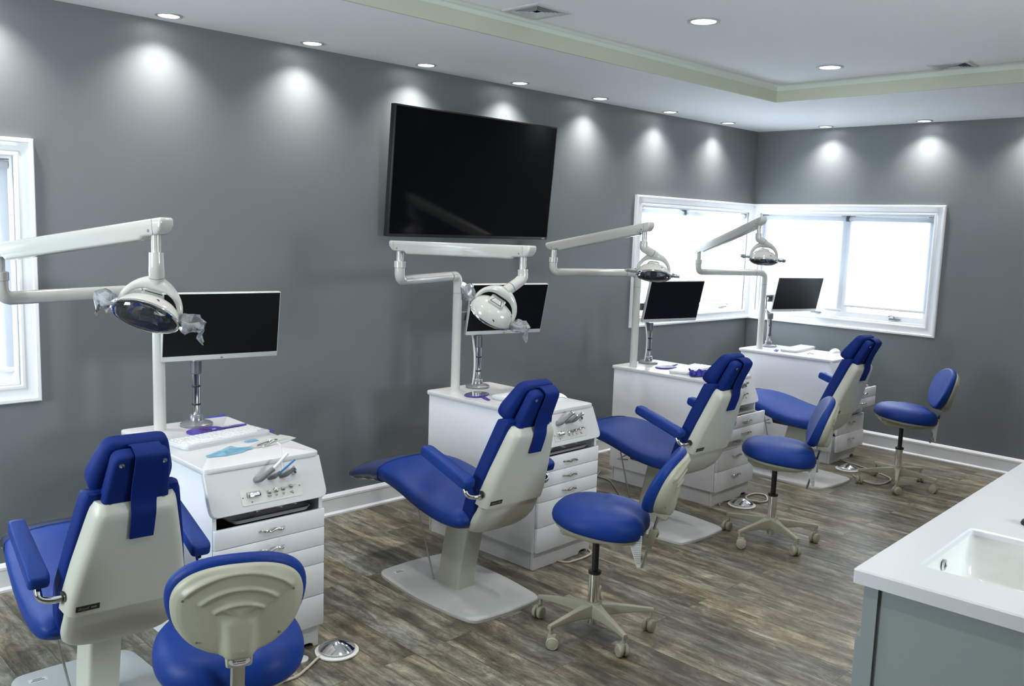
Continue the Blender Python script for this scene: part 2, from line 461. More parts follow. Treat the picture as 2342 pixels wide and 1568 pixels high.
# soffit with a tray
TX0, TX1, TY0, TY1 = -8.2, -1.535, -4.6, -1.03
bm = BM()
box(bm, (WL / 2, TY1 / 2, (H + HT + 0.1) / 2), (-WL, -TY1, HT + 0.1 - H))
box(bm, (WL / 2, (WF + TY0) / 2, (H + HT + 0.1) / 2), (-WL, TY0 - WF, HT + 0.1 - H))
box(bm, (TX1 / 2, (TY0 + TY1) / 2, (H + HT + 0.1) / 2), (-TX1, TY1 - TY0, HT + 0.1 - H))
box(bm, ((WL + TX0) / 2, (TY0 + TY1) / 2, (H + HT + 0.1) / 2), (TX0 - WL, TY1 - TY0, HT + 0.1 - H))
struct('ceiling_soffit', bm, M_CEIL, smooth=0)
bm = BM(); box(bm, (WL / 2, WF / 2, HT + 0.05), (-WL + 0.4, -WF + 0.4, 0.1)); struct('ceiling', bm, M_CEIL, smooth=0)
bm = BM(); th = 0.012
z0, z1 = H - 0.001, HT - 0.014
box(bm, ((TX0 + TX1) / 2, TY1 - th / 2, (z0 + z1) / 2), (TX1 - TX0, th, z1 - z0))
box(bm, (TX1 - th / 2, (TY0 + TY1) / 2, (z0 + z1) / 2), (th, TY1 - TY0, z1 - z0))
box(bm, ((TX0 + TX1) / 2, TY0 + th / 2, (z0 + z1) / 2), (TX1 - TX0, th, z1 - z0))
box(bm, (TX0 + th / 2, (TY0 + TY1) / 2, (z0 + z1) / 2), (th, TY1 - TY0, z1 - z0))
struct('trim_1', bm, M_FASCIA, smooth=0)
bm = BM(); rc_ = 0.036
cv = [(0.0, z1 - 0.022)] + [(rc_ * (1 - math.cos(a)), HT - rc_ + rc_ * math.sin(a) - 0.0005) for a in [R(10 * q) for q in range(10)]]
cv = [(-0.0, z1)] + [(d + 0.001, z) for d, z in cv[1:]]
frame_sweep(bm, TX0 + th, TX1 - th, TY0 + th, TY1 - th, cv, lambda a, z, y: (a, y, z))
struct('trim_2', bm, M_COVE, smooth=60)

# baseboards: profile (out from wall, z)
BP = [(0.0, 0.0), (0.026, 0.0), (0.026, 0.010), (0.017, 0.020), (0.014, 0.020), (0.014, 0.096), (0.019, 0.100), (0.019, 0.112), (0.010, 0.124), (0.004, 0.128), (0.0, 0.128)]
def baseboard(name, axis, a, b):
    bm = BM()
    if axis == 0: rings = [[(x, -d, z) for d, z in BP] for x in (a, b)]
    else: rings = [[(-d, y, z) for d, z in BP] for y in (a, b)]
    loft(bm, rings); struct(name, bm, M_TRIM, smooth=0)
baseboard('baseboard_long', 0, WL, 0.0)
baseboard('baseboard_right', 1, 0.0, WF)

# ------------------------------------------------------------------ windows
CP = [(0.0, 0.0), (0.0, 0.022), (0.004, 0.026), (0.016, 0.026), (0.020, 0.020), (0.034, 0.017), (0.050, 0.014), (0.058, 0.016), (0.064, 0.020), (CW - 0.004, 0.020), (CW, 0.016), (CW, -0.005)]
def window(name, axis, a0, a1, z0, z1, mull, sills=True):
    root = structroot(name)
    if axis == 0: put = lambda a, h, z: (a, -h, z)
    else: put = lambda a, h, z: (-h, a, z)
    bm = BM(); frame_sweep(bm, a0, a1, z0, z1, CP, put); obj('window_casing', bm, M_TRIM, root, 30)
    # jamb lining
    i0, i1, j0, j1 = a0 + CW, a1 - CW, z0 + CW, z1 - CW
    bm = BM(); frame_sweep(bm, i0, i1, j0, j1, [(-0.001, -0.004), (0.012, -0.004), (0.012, -0.10), (-0.001, -0.10)], put)
    obj('window_frame', bm, M_TRIM, root, 30)
    # sashes and panes
    edges = [i0 + 0.012] + mull + [i1 - 0.012]
    for k, (p, q) in enumerate(zip(edges, edges[1:])):
        bm = BM(); frame_sweep(bm, p, q, j0 + 0.012, j1 - 0.012, [(0, -0.07), (0.045, -0.07), (0.045, -0.10), (0, -0.10), (0, -0.07)], put)
        obj('window_sash', bm, M_TRIM, root, 30)
        bm = BM(); flatcap(bm, [put(p + 0.04, -0.088, j0 + 0.05), put(q - 0.04, -0.088, j0 + 0.05), put(q - 0.04, -0.088, j1 - 0.05), put(p + 0.04, -0.088, j1 - 0.05)])
        obj('window_pane', bm, M_GLASS, root, 0)
        # crank of the casement
        c = (p + q) / 2 + (0.10 if k == 0 else 0.16) * (1 if axis == 0 else -1)
        bm = BM(); zc = j0 + 0.03
        vs = box(bm, put(c, -0.055, zc), (0.09, 0.022, 0.012) if axis == 0 else (0.022, 0.09, 0.012), bev=0.004)
        tube(bm, [put(c, -0.05, zc + 0.005), put(c + 0.01, -0.045, zc + 0.035), put(c + 0.045, -0.035, zc + 0.02)], 0.0045, 8)
        obj('window_crank', bm, M_GREYP, root)
    return root
window('window_1', 0, -7.35, LX, LZB, LZT, [-6.64])
window('window_2', 0, X1, 0.0, WZB, WZT, [-0.86])
window('window_3', 1, Y1, 0.0, WZB, WZT, [-0.86])

def roller_shade(axis, a0, a1, ztop, zbot, label, off=0.022):
    t = thing('roller_shade', label, 'blind', group=None)
    put = (lambda a, h, z: Vector((a, h, z))) if axis == 0 else (lambda a, h, z: Vector((h, a, z)))
    r = 0.017; zc = ztop - 0.026
    t.location = put((a0 + a1) / 2, off, zbot); L = t.location
    bm = BM(); tube(bm, [put(a0 + 0.014, off + 0.005, zc) - L, put(a1 - 0.014, off + 0.005, zc) - L], r, 16); obj('roller_tube', bm, M_SHADE, t)
    bm = BM(); k = 6; w = a1 - a0 - 0.05
    h = off + 0.005 + r
    p = [put(a0 + 0.007, h, zc), put(a1 - 0.007, h, zc), put(a1 - 0.007, h, zbot + 0.012), put(a0 + 0.007, h, zbot + 0.012)]
    q = [v + put(0, 0.0012, 0) for v in p]
    loft(bm, [[v - L for v in p], [v - L for v in q]]); obj('shade_fabric', bm, M_SHADE, t, 0)
    bm = BM(); s = (a1 - a0 - 0.014, 0.010, 0.022) if axis == 0 else (0.010, a1 - a0 - 0.014, 0.022)
    box(bm, put((a0 + a1) / 2, h, zbot + 0.011) - L, s, bev=0.003); obj('hem_bar', bm, M_TRIM, t)
    for a, sg in ((a0 + 0.006, 1), (a1 - 0.006, -1)):
        bm = BM()
        s = (0.004, 0.04, 0.045) if axis == 0 else (0.04, 0.004, 0.045)
        box(bm, put(a, off + 0.004, zc + 0.002) - L, s, bev=0.0015)
        s = (0.05, 0.028, 0.004) if axis == 0 else (0.028, 0.05, 0.004)
        box(bm, put(a + sg * 0.022, off + 0.004, zc + 0.0235) - L, s)
        tube(bm, [put(a, off + 0.005, zc) - L, put(a + sg * 0.03, off + 0.005, zc) - L], 0.008, 10)
        obj('shade_bracket', bm, M_GREYP, t)
    return t
i0, i1 = X1 + CW + 0.002, -CW - 0.002
roller_shade(0, i0, -1.029, WZT - CW - 0.012, WZB + 0.16, 'white roller shade behind the third lamp, on the long wall beside the corner')
roller_shade(0, -1.027, i1, WZT - CW - 0.012, WZB + 0.16, 'white roller shade on the long wall, the one touching the room corner')
j0, j1 = Y1 + CW + 0.002, -CW - 0.002
roller_shade(1, -0.874, j1, WZT - CW - 0.012, WZB + 0.13, 'white roller shade on the short wall behind the farthest dental lamp')
roller_shade(1, j0, -0.876, WZT - CW - 0.012, WZB + 0.175, 'white roller shade on the short wall hanging above two uncovered cranks')
roller_shade(0, -6.669, LX - CW - 0.002, LZT - CW - 0.012, LZB + 0.13, 'white roller shade of the window behind the nearest lamp arm')
roller_shade(0, -7.35 + CW + 0.012, -6.671, LZT - CW - 0.012, LZB + 0.13, 'white roller shade in the outer half of the cropped window at the left', 0.022)

# ------------------------------------------------------------------ downlights
def spot(parent, loc, power, size_deg, blend, col=(1.0, 0.97, 0.94), rad=0.03):
    d = bpy.data.lights.new('lamp_bulb', 'SPOT'); d.energy = power; d.spot_size = R(size_deg); d.spot_blend = blend
    d.color = col; d.shadow_soft_size = rad
    o = bpy.data.objects.new('lamp_bulb', d); o.location = loc; link(o, parent); return o
def downlight(loc, z, r, power, label, group, spread):
    t = thing('recessed_downlight', label, 'ceiling light', (loc[0], loc[1], z), 0, group)
    bm = BM(); lathe(bm, [(r * 0.74, 0.004), (r * 0.74, -0.004), (r * 0.80, -0.0065), (r * 0.97, -0.004), (r, 0.0), (r, 0.004)], 40, cap0=False, cap1=False)
    obj('trim_ring', bm, M_RING, t, 50)
    bm = BM(); lathe(bm, [(r * 0.75, -0.001), (r * 0.70, -0.003), (0.001, -0.0045)], 32); obj('light_lens', bm, M_LIGHT, t, 60)
    spot(t, (0, 0, -0.012), power, spread, 1.0)
    return t
ord_ = ['nearest', 'second nearest', 'third nearest', 'fourth nearest', 'fifth nearest', 'sixth nearest', 'seventh nearest', 'last']
XL = [-6.14, -5.383, -4.628, -3.877, -3.117, -2.332, -1.513, -0.711]
LL = ['recessed soffit downlight above the cropped window, out past the top edge',
      'lit recessed soffit downlight, the leftmost one seen along the long grey wall',
      'lit recessed soffit downlight, second from the left along the long grey wall',
      'lit recessed soffit downlight directly above the left part of the television',
      'lit recessed soffit downlight above the right part of the television',
      'lit recessed soffit downlight just past the right edge of the television',
      'lit recessed soffit downlight above the left edge of the corner window',
      'lit recessed soffit downlight on the long wall side, closest to the room corner']
for x, lb in zip(XL, LL):
    downlight((x, -0.135), H, 0.062, DOWNLIGHT_POWER, lb, 'soffit downlights along the long wall', 120)
for y, lb in zip([-0.69, -1.482, -2.26, -3.05], ['lit recessed soffit downlight on the short wall side, closest to the corner',
      'lit recessed soffit downlight on the short wall side, second from the corner',
      'recessed soffit downlight on the short wall side past the right edge',
      'recessed soffit downlight on the short wall farthest from the window']):
    downlight((-0.125, y), H, 0.062, DOWNLIGHT_POWER, lb, 'soffit downlights along the short wall', 120)
TRAY = [(-3.437, -1.712, 'larger lit downlight in the raised tray ceiling, the nearer of two'),
        (-1.994, -1.641, 'larger lit downlight in the raised tray ceiling, close to the tray corner'),
        (-4.88, -1.75, 'added unseen fill downlight in the tray ceiling above the nearest dental chair'), (-6.32, -1.75, 'added unseen fill downlight in the tray ceiling above the cropped window end'),  # from here on unseen fill downlights, added to light the room
        (-2.0, -3.4, 'added unseen fill downlight in the tray ceiling above the far end of the counter'), (-3.44, -3.4, 'added unseen fill downlight in the tray ceiling above the sink'),
        (-4.88, -3.4, 'added unseen fill downlight in the tray ceiling above the counter end'), (-6.32, -3.4, 'added unseen fill downlight in the tray ceiling above the open floor')]
for x, y, lb in TRAY:
    downlight((x, y), HT, 0.080, TRAY_POWER, lb, 'downlights in the tray ceiling', 150)

# ------------------------------------------------------------------ ceiling vents
def vent(loc, rz, label):
    t = thing('ceiling_vent', label, 'vent', (loc[0], loc[1], HT), rz, 'square air vents in the tray ceiling')
    bm = BM(); s = 0.118
    put = lambda a, h, z: (a, z, -h)
    frame_sweep(bm, -s, s, -s, s, [(0, -0.002), (0, 0.004), (0.006, 0.008), (0.028, 0.006), (0.032, -0.002)], put)
    obj('vent_frame', bm, M_VENT, t, 30)
    bm = BM(); box(bm, (0, 0, 0.001), (2 * s - 0.04, 2 * s - 0.04, 0.002)); obj('vent_backing', bm, M_VENTIN, t, 0)
    for q in range(4):
        Mq = Matrix.Rotation(q * math.pi / 2, 4, 'Z')
        for k in range(5):
            d = 0.078 - k * 0.014; w = d + 0.003
            if w < 0.01: continue
            bm = BM()
            loft(bm, [[(-w, d, -0.001), (-w, d + 0.009, -0.007), (-w, d + 0.0095, -0.006), (-w, d + 0.001, 0.0)],
                      [(w, d, -0.001), (w, d + 0.009, -0.007), (w, d + 0.0095, -0.006), (w, d + 0.001, 0.0)]], M=Mq)
            obj('vent_slat', bm, M_VENT, t, 0)
    return t
vent((-4.072, -1.205), R(2), 'square louvred air vent in the tray ceiling above the television')
vent((-1.645, -2.228), R(2), 'square louvred air vent in the tray ceiling past the short-wall fascia')

# ------------------------------------------------------------------ wall television
def television():
    t = thing('wall_television', 'large black flat television mounted high on the long grey wall', 'television', (-3.437, 0.0, 1.615))
    w, h = 1.335, 0.745
    y0, y1 = -0.100, -0.155; tilt = math.atan2(y0 - y1, h)
    Mt = Matrix.Translation((0, y0, 0)) @ Matrix.Rotation(tilt, 4, 'X')
    bm = BM(); box(bm, (0, 0.022, h / 2), (w, 0.040, h), Mt, 0.004); obj('tv_housing', bm, M_BLACKP, t)
    bm = BM(); box(bm, (0, 0.0006, h / 2 + 0.004), (w - 0.022, 0.002, h - 0.028), Mt); obj('tv_screen', bm, M_SCREEN, t, 0)
    bm = BM(); box(bm, (0, -0.02, 0.37), (0.5, 0.038, 0.36), None, 0.006); obj('wall_mount', bm, M_BLACKP, t)
    text('tv_logo', 'NEC', 0.016, Mt @ mrot((1, 0, 0), (0, 0, 1), (0, -1, 0), (w / 2 - 0.045, -0.0008, 0.009)), M_WHITEINK, t)
television()

# ------------------------------------------------------------------ delivery carts
CT = 0.79
def cart(loc, rz, label, pulls):
    t = thing('dental_cart', label, 'cabinet', (loc[0], loc[1], 0), rz, 'white dental carts along the long wall')
    hw = 0.228
    SL = [(-0.352, CT - 0.02), (-0.418, 0.618)]    # slope line (y, z)
    side = [(0.405, 0.094), (0.405, CT - 0.02), (-0.352, CT - 0.02), (-0.410, 0.632), (-0.410, 0.094)]
    for sx in (-1, 1):
        M_ = mrot((0, 1, 0), (1, 0, 0), (0, 0, 1))
        x0 = sx * hw; x1 = sx * (hw - 0.016)
        bm = BM(); prism(bm, side, min(x0, x1), max(x0, x1), M_); obj('side_panel', bm, M_CART, t, 0)
    bm = BM(); box(bm, (0, 0.397, 0.43), (2 * hw - 0.03, 0.016, 0.67)); box(bm, (0, 0, 0.102), (2 * hw - 0.03, 0.80, 0.016)); obj('back_panel', bm, M_CART, t, 0)
    bm = BM(); box(bm, (0, 0.05, 0.47), (2 * hw - 0.034, 0.68, 0.01)); box(bm, (0, -0.15, 0.56), (2 * hw - 0.034, 0.004, 0.2)); obj('inner_shelf', bm, M_DARKIN, t, 0)  # near-black shelf and upright sheet paint in the shade of the gap
    # plinth with an arched notch on the right corner
    bm = BM(); kw = hw - 0.008
    arch = [(-kw, 0.0), (0.14, 0.0)] + [(0.14 + 0.045 * (1 - math.cos(a)) / 1.0 * 1.0, 0.018 * math.sin(a)) for a in [R(q) for q in range(15, 180, 15)]] + [(kw, 0.0), (kw, 0.094), (-kw, 0.094)]
    # notch expressed as a polygon
    prism(bm, [(-kw, 0), (0.13, 0), (0.135, 0.012), (0.15, 0.018), (0.18, 0.018), (0.195, 0.012), (0.20, 0), (kw, 0), (kw, 0.094), (-kw, 0.094)], -0.40, -0.382)
    box(bm, (-kw + 0.008, 0, 0.047), (0.016, 0.76, 0.094)); box(bm, (kw - 0.008, 0, 0.047), (0.016, 0.76, 0.094)); box(bm, (0, 0.38, 0.047), (2 * kw, 0.016, 0.094))
    obj('plinth', bm, M_CART, t, 0)
    # top
    bm = BM(); o_ = roundpoly([(-0.240, -0.372), (0.240, -0.372), (0.240, 0.425), (-0.240, 0.425)], 0.028, 6)
    stack(bm, o_, [(0.005, CT - 0.022), (0.0, CT - 0.017), (0.0, CT - 0.005), (0.002, CT - 0.0015), (0.005, CT)], cap0=True)
    obj('cart_top', bm, M_CARTTOP, t, 30)
    # sloping control face
    d = Vector((0, SL[1][0] - SL[0][0], SL[1][1] - SL[0][1])); Ls = d.length; d.normalize()
    nrm = Vector((0, d.z, -d.y)).normalized()
    if nrm.y > 0: nrm = -nrm
    Ms = mrot((1, 0, 0), -d, nrm, (0, SL[0][0], SL[0][1]))      # local x right, y up the slope, z outwards
    bm = BM(); o_ = roundpoly([(-0.240, -Ls - 0.002), (0.240, -Ls - 0.002), (0.240, -0.002), (-0.240, -0.002)], [0.032, 0.032, 0.002, 0.002], 6)
    stack(bm, o_, [(0, -0.004), (0, 0.013), (0.003, 0.016)], Ms, c=(0, -0.09)); obj('control_face', bm, M_CARTTOP, t, 30)
    bm = BM(); px, py = 0.008, -0.114
    o_ = roundpoly([(px - 0.125, py - 0.030), (px + 0.125, py - 0.030), (px + 0.125, py + 0.030), (px - 0.125, py + 0.030)], 0.008, 4)
    stack(bm, o_, [(0, 0.015), (0, 0.0178)], Ms, c=(px, py)); cp = obj('control_plate', bm, M_STEEL_PLATE, t, 30)
    bm = BM(); box(bm, (px - 0.075, py + 0.006, 0.024), (0.050, 0.020, 0.014), Ms, 0.003); obj('air_gauge', bm, M_CHROME, cp)
    bm = BM(); box(bm, (px - 0.075, py + 0.006, 0.0312), (0.038, 0.010, 0.0006), Ms); obj('gauge_window', bm, M_WHITEP, cp, 0)
    for kx, ky, kr in ((-0.012, 0.002, 0.0065), (0.016, 0.006, 0.009), (0.046, 0.006, 0.0065), (0.080, 0.010, 0.0065)):
        bm = BM(); lathe(bm, [(kr, 0.0175), (kr, 0.026), (kr * 0.5, 0.028), (kr * 0.45, 0.036), (0.001, 0.037)], 14, Ms @ Matrix.Translation((px + kx, py + ky, 0)))
        box(bm, (px + kx + 0.004, py + ky + 0.002, 0.035), (0.018, 0.005, 0.004), Ms @ Matrix.Rotation(0, 4, 'Z'))
        obj('control_knob', bm, M_STEEL, cp)
    for kx, ky in ((-0.118, 0.0), (0.118, 0.008), (-0.085, -0.020), (0.085, -0.016)):
        bm = BM(); lathe(bm, [(0.003, 0.0175), (0.003, 0.0192), (0.001, 0.0195)], 8, Ms @ Matrix.Translation((px + kx, py + ky, 0))); obj('plate_screw', bm, M_GREYP, cp)
    bm = BM()
    for kx, w_ in ((-0.012, 0.018), (0.016, 0.012), (0.046, 0.012), (0.080, 0.014)):
        for r_ in range(2): box(bm, (px + kx, py - 0.009 - 0.0045 * r_, 0.0180), (w_ - 0.004 * r_, 0.0018, 0.0006), Ms)
    obj('control_lettering', bm, M_INK, cp, 0)
    # drawers
    Z = [(0.500, 0.573), (0.426, 0.498), (0.353, 0.424), (0.224, 0.351), (0.096, 0.222)]
    for (za, zb), pull in zip(Z, pulls):
        y = -0.412 - pull; dh = zb - za
        bm = BM(); box(bm, (0, y - 0.008, (za + zb) / 2), (2 * hw, 0.017, dh), None, 0.003); dr = obj('drawer', bm, M_CART, t, 30)
        if pull > 0.005:
            bm = BM(); L_ = 0.36
            for sx in (-1, 1): box(bm, (sx * (hw - 0.024), y + L_ / 2, (za + zb) / 2), (0.010, L_, dh - 0.02))
            box(bm, (0, y + L_ / 2, za + 0.012), (2 * hw - 0.05, L_, 0.006)); obj('drawer_box', bm, M_CART, dr, 0)
        # wavy chrome pull
        bm = BM(); hz = (za + zb) / 2 + (0.0 if dh < 0.1 else 0.018); wv = []
        for k in range(25):
            s = k / 24; xx = -0.052 + 0.104 * s
            wv.append((xx, y - 0.018 - 0.014 * min(1, math.sin(math.pi * s) * 2.2), hz + 0.0035 * math.sin(s * 4 * math.pi)))
        rr_ = [0.0042 + 0.0018 * abs(math.sin(k / 24 * 3 * math.pi)) for k in range(25)]
        tube(bm, wv, rr_, 10); obj('drawer_pull', bm, M_CHROME, dr)
    return t, Ms, cp
M_STEEL_PLATE = mat('brushed_pale_steel_plate', (0.62, 0.62, 0.57), 0.40, 0.15)
CARTS = [((-5.552, -0.942), -0.5, (0.0, 0.0, 0, 0, 0), 'white cart nearest the camera, with blue tape and a torn blue pouch on top'),
         ((-3.893, -0.942), 1.5, (0.0, 0.0, 0, 0, 0), 'white cart under the television, with an upturned hand mirror on its top'),
         ((-2.265, -0.915), 1.5, (0.055, 0.055, 0, 0, 0), 'white cart holding the dark blue gloves, its top two drawers slightly pulled out'),
         ((-0.628, -0.888), 0.8, (0.095, 0.095, 0, 0.018, 0.024), 'white cart in the room corner, its top two drawers pulled well out')]
M_TRAY = mat('pale_tray_metal', (0.62, 0.62, 0.58), 0.35, 0.2)
# small hoses and handpieces held by each cart
def holder_row(Ms, root_loc, rz, idx):
    Mw = Matrix.Translation(root_loc) @ Matrix.Rotation(rz, 4, 'Z')
    names = ['nearest cart', 'cart under the television', 'cart with the blue gloves', 'corner cart']
    py = -0.056
    def piece(kind, px, ang, L, r, m, label, cat='handpiece', tip=None):
        base = Ms @ Vector((px, py, 0.0165)); t = thing(kind, label, cat, Mw @ base, rz)
        Ml = Matrix.Translation(-base)
        a = Ms @ Vector((px, py, 0.0165)); b = Ms @ Vector((px + 0.008, py - 0.002, 0.036))
        dirv = Vector((math.cos(ang), -0.25, math.sin(ang)))
        c = b + dirv.normalized() * L
        bm = BM(); tube(bm, fillet([a, b, b + dirv.normalized() * L * 0.5, c], [0.01, 0.001], 4), [r * 1.25] * 6 + [r] * 7, 12, Ml)
        obj('grip', bm, m, t)
        if tip:
            bm = BM(); L2, m2, r2 = tip
            e = c + (dirv + Vector((0, 0, 0.25))).normalized() * L2
            tube(bm, [c - dirv.normalized() * 0.004, (c + e) / 2, e], [r2, r2 * 0.95, r2 * 0.9], 10, Ml); obj('tip', bm, m2, t)
        else:
            bm = BM(); q = mrot(*_frame(dirv), c)
            lathe(bm, [(r * 1.15, -0.006), (r * 1.2, 0.0), (r * 0.8, 0.0), (r * 0.7, -0.01)], 14, Ml @ q, cap0=False); obj('collar', bm, M_STEEL, t)
        return t
    bits = ['first', 'second', 'third']
    if idx == 0:
        piece('suction_handpiece', -0.045, R(38), 0.062, 0.0095, M_GREYP, 'grey suction handpiece with a white tube tip on the nearest cart', tip=(0.075, M_WHITEP, 0.006))
        piece('saliva_ejector', 0.010, R(30), 0.030, 0.008, M_GREYP, 'grey saliva ejector holding a bright blue curved tip, nearest cart', tip=(0.070, M_TIPBLUE, 0.0042))
        piece('air_water_syringe', 0.058, R(32), 0.045, 0.0085, M_GREYP, 'grey and chrome handpiece between blue tip and empty socket, nearest cart')
    else:
        n = names[idx]
        piece('suction_handpiece', -0.068, R(36), 0.085, 0.0105, M_GREYP, 'long grey suction handpiece clipped at the face of the ' + n)
        piece('saliva_ejector', 0.000, R(34), 0.050, 0.0085, M_GREYP, 'middle grey handpiece clipped at the face of the ' + n)
        piece('air_water_syringe', 0.035, R(34), 0.060, 0.0085, M_GREYP, 'chrome ended grey handpiece clipped at the face of the ' + n)
def _frame(d):
    z = Vector(d).normalized(); x = Vector((0, 0, 1)).cross(z).normalized(); y = z.cross(x); return x, y, z
for k, (loc, rz, pulls, lb) in enumerate(CARTS):
    t, Ms, cp = cart(loc, R(rz), lb, pulls)
    bm = BM(); lathe(bm, [(0.0085, 0.015), (0.0085, 0.030), (0.006, 0.030), (0.006, 0.017)], 14, Ms @ Matrix.Translation((0.112, -0.054, 0)), cap0=False); obj('empty_socket', bm, M_STEEL, t)
    holder_row(Ms, (loc[0], loc[1], 0), R(rz), k)
def on_cart(k, x, y, z=CT):
    loc, rz = CARTS[k][0], R(CARTS[k][1])
    return (loc[0] + x * math.cos(rz) - y * math.sin(rz), loc[1] + x * math.sin(rz) + y * math.cos(rz), z)

# trays in the top drawers
for k, nm in enumerate(['nearest cart', 'cart under the television', 'cart with the blue gloves', 'corner cart']):
    x, y, z = on_cart(k, 0.03, -0.30 - (CARTS[k][2][0]) , 0.575)
    t = thing('instrument_tray', 'shallow metal tray of pouches in the open gap of the ' + nm, 'tray', (x, y, z), R(CARTS[k][1]), 'instrument trays in the carts')
    if CARTS[k][2][0] < 0.01: t.location.y += 0.0
    o_ = roundpoly([(-0.17, -0.085), (0.17, -0.085), (0.17, 0.10), (-0.17, 0.10)], 0.03, 5)
    bm = BM(); stack(bm, o_, [(0.03, -0.012), (0.012, -0.010), (0.004, 0.0), (0.0, 0.003), (0.004, 0.004), (0.012, 0.000), (0.03, -0.009)], cap1=True); obj('tray_shell', bm, M_TRAY, t)
    random.seed(k)
    bm = BM()
    for q in range(5):
        cx, cy = random.uniform(-0.06, 0.12), random.uniform(-0.05, 0.05)
        tube(bm, catmull([(cx - 0.06, cy, 0.004 + q * 0.001), (cx, cy + 0.01, 0.012 + 0.002 * q), (cx + 0.05, cy - 0.01, 0.006)], 5), 0.010, 8, sy=0.3)
    obj('pouches', bm, M_POUCH, t)

# ------------------------------------------------------------------ dental chairs
def LM(B0=(0.300, 0.42), deg=20.5):
    s, c = math.sin(R(deg)), math.cos(R(deg))
    # local (x, t up the back, n rearwards); chair local y = -u
    return mrot((1, 0, 0), (0, -s, c), (0, -c, -s), (0, -B0[0], B0[1]))
LB = LM()
def interp(tab, x):
    if x <= tab[0][0]: return tab[0][1:]
    for a, b in zip(tab, tab[1:]):
        if x <= b[0]:
            s = (x - a[0]) / (b[0] - a[0]); s = s * s * (3 - 2 * s) if False else s
            return tuple(p + (q - p) * s for p, q in zip(a[1:], b[1:]))
    return tab[-1][1:]
SEATP = [(-0.680, 0.432, 0.415, 0.150), (-0.655, 0.452, 0.395, 0.165), (-0.52, 0.505, 0.422, 0.180), (-0.40, 0.535, 0.440, 0.195), (-0.33, 0.548, 0.450, 0.210), (-0.25, 0.548, 0.448, 0.222),
         (-0.15, 0.534, 0.432, 0.230), (-0.05, 0.512, 0.408, 0.235), (0.05, 0.492, 0.388, 0.237), (0.15, 0.480, 0.378, 0.237), (0.23, 0.480, 0.378, 0.232), (0.275, 0.470, 0.392, 0.222), (0.295, 0.450, 0.415, 0.205)]
def smooth_tab(tab, k=4):
    P = catmull([Vector((a, b, c)) for a, b, c, d in tab], k); Q = catmull([Vector((a, d, 0)) for a, b, c, d in tab], k)
    return [(p.x, p.y, p.z, q.y) for p, q in zip(P, Q)]
def seat_ring(u, zt, zb, w, grow=0.0, n=40):
    zc, hh = (zt + zb) / 2, (zt - zb) / 2 + grow; out = []
    for k in range(n):
        a = 2 * math.pi * k / n; c, s = math.cos(a), math.sin(a)
        e = 3.4
        x = (w + grow) * math.copysign(abs(c) ** (2 / e), c); z = hh * math.copysign(abs(s) ** (2 / e), s)
        if s > 0: z += 0.012 * (1 - (x / w) ** 2)
        out.append((x, -u, zc + z))
    return out
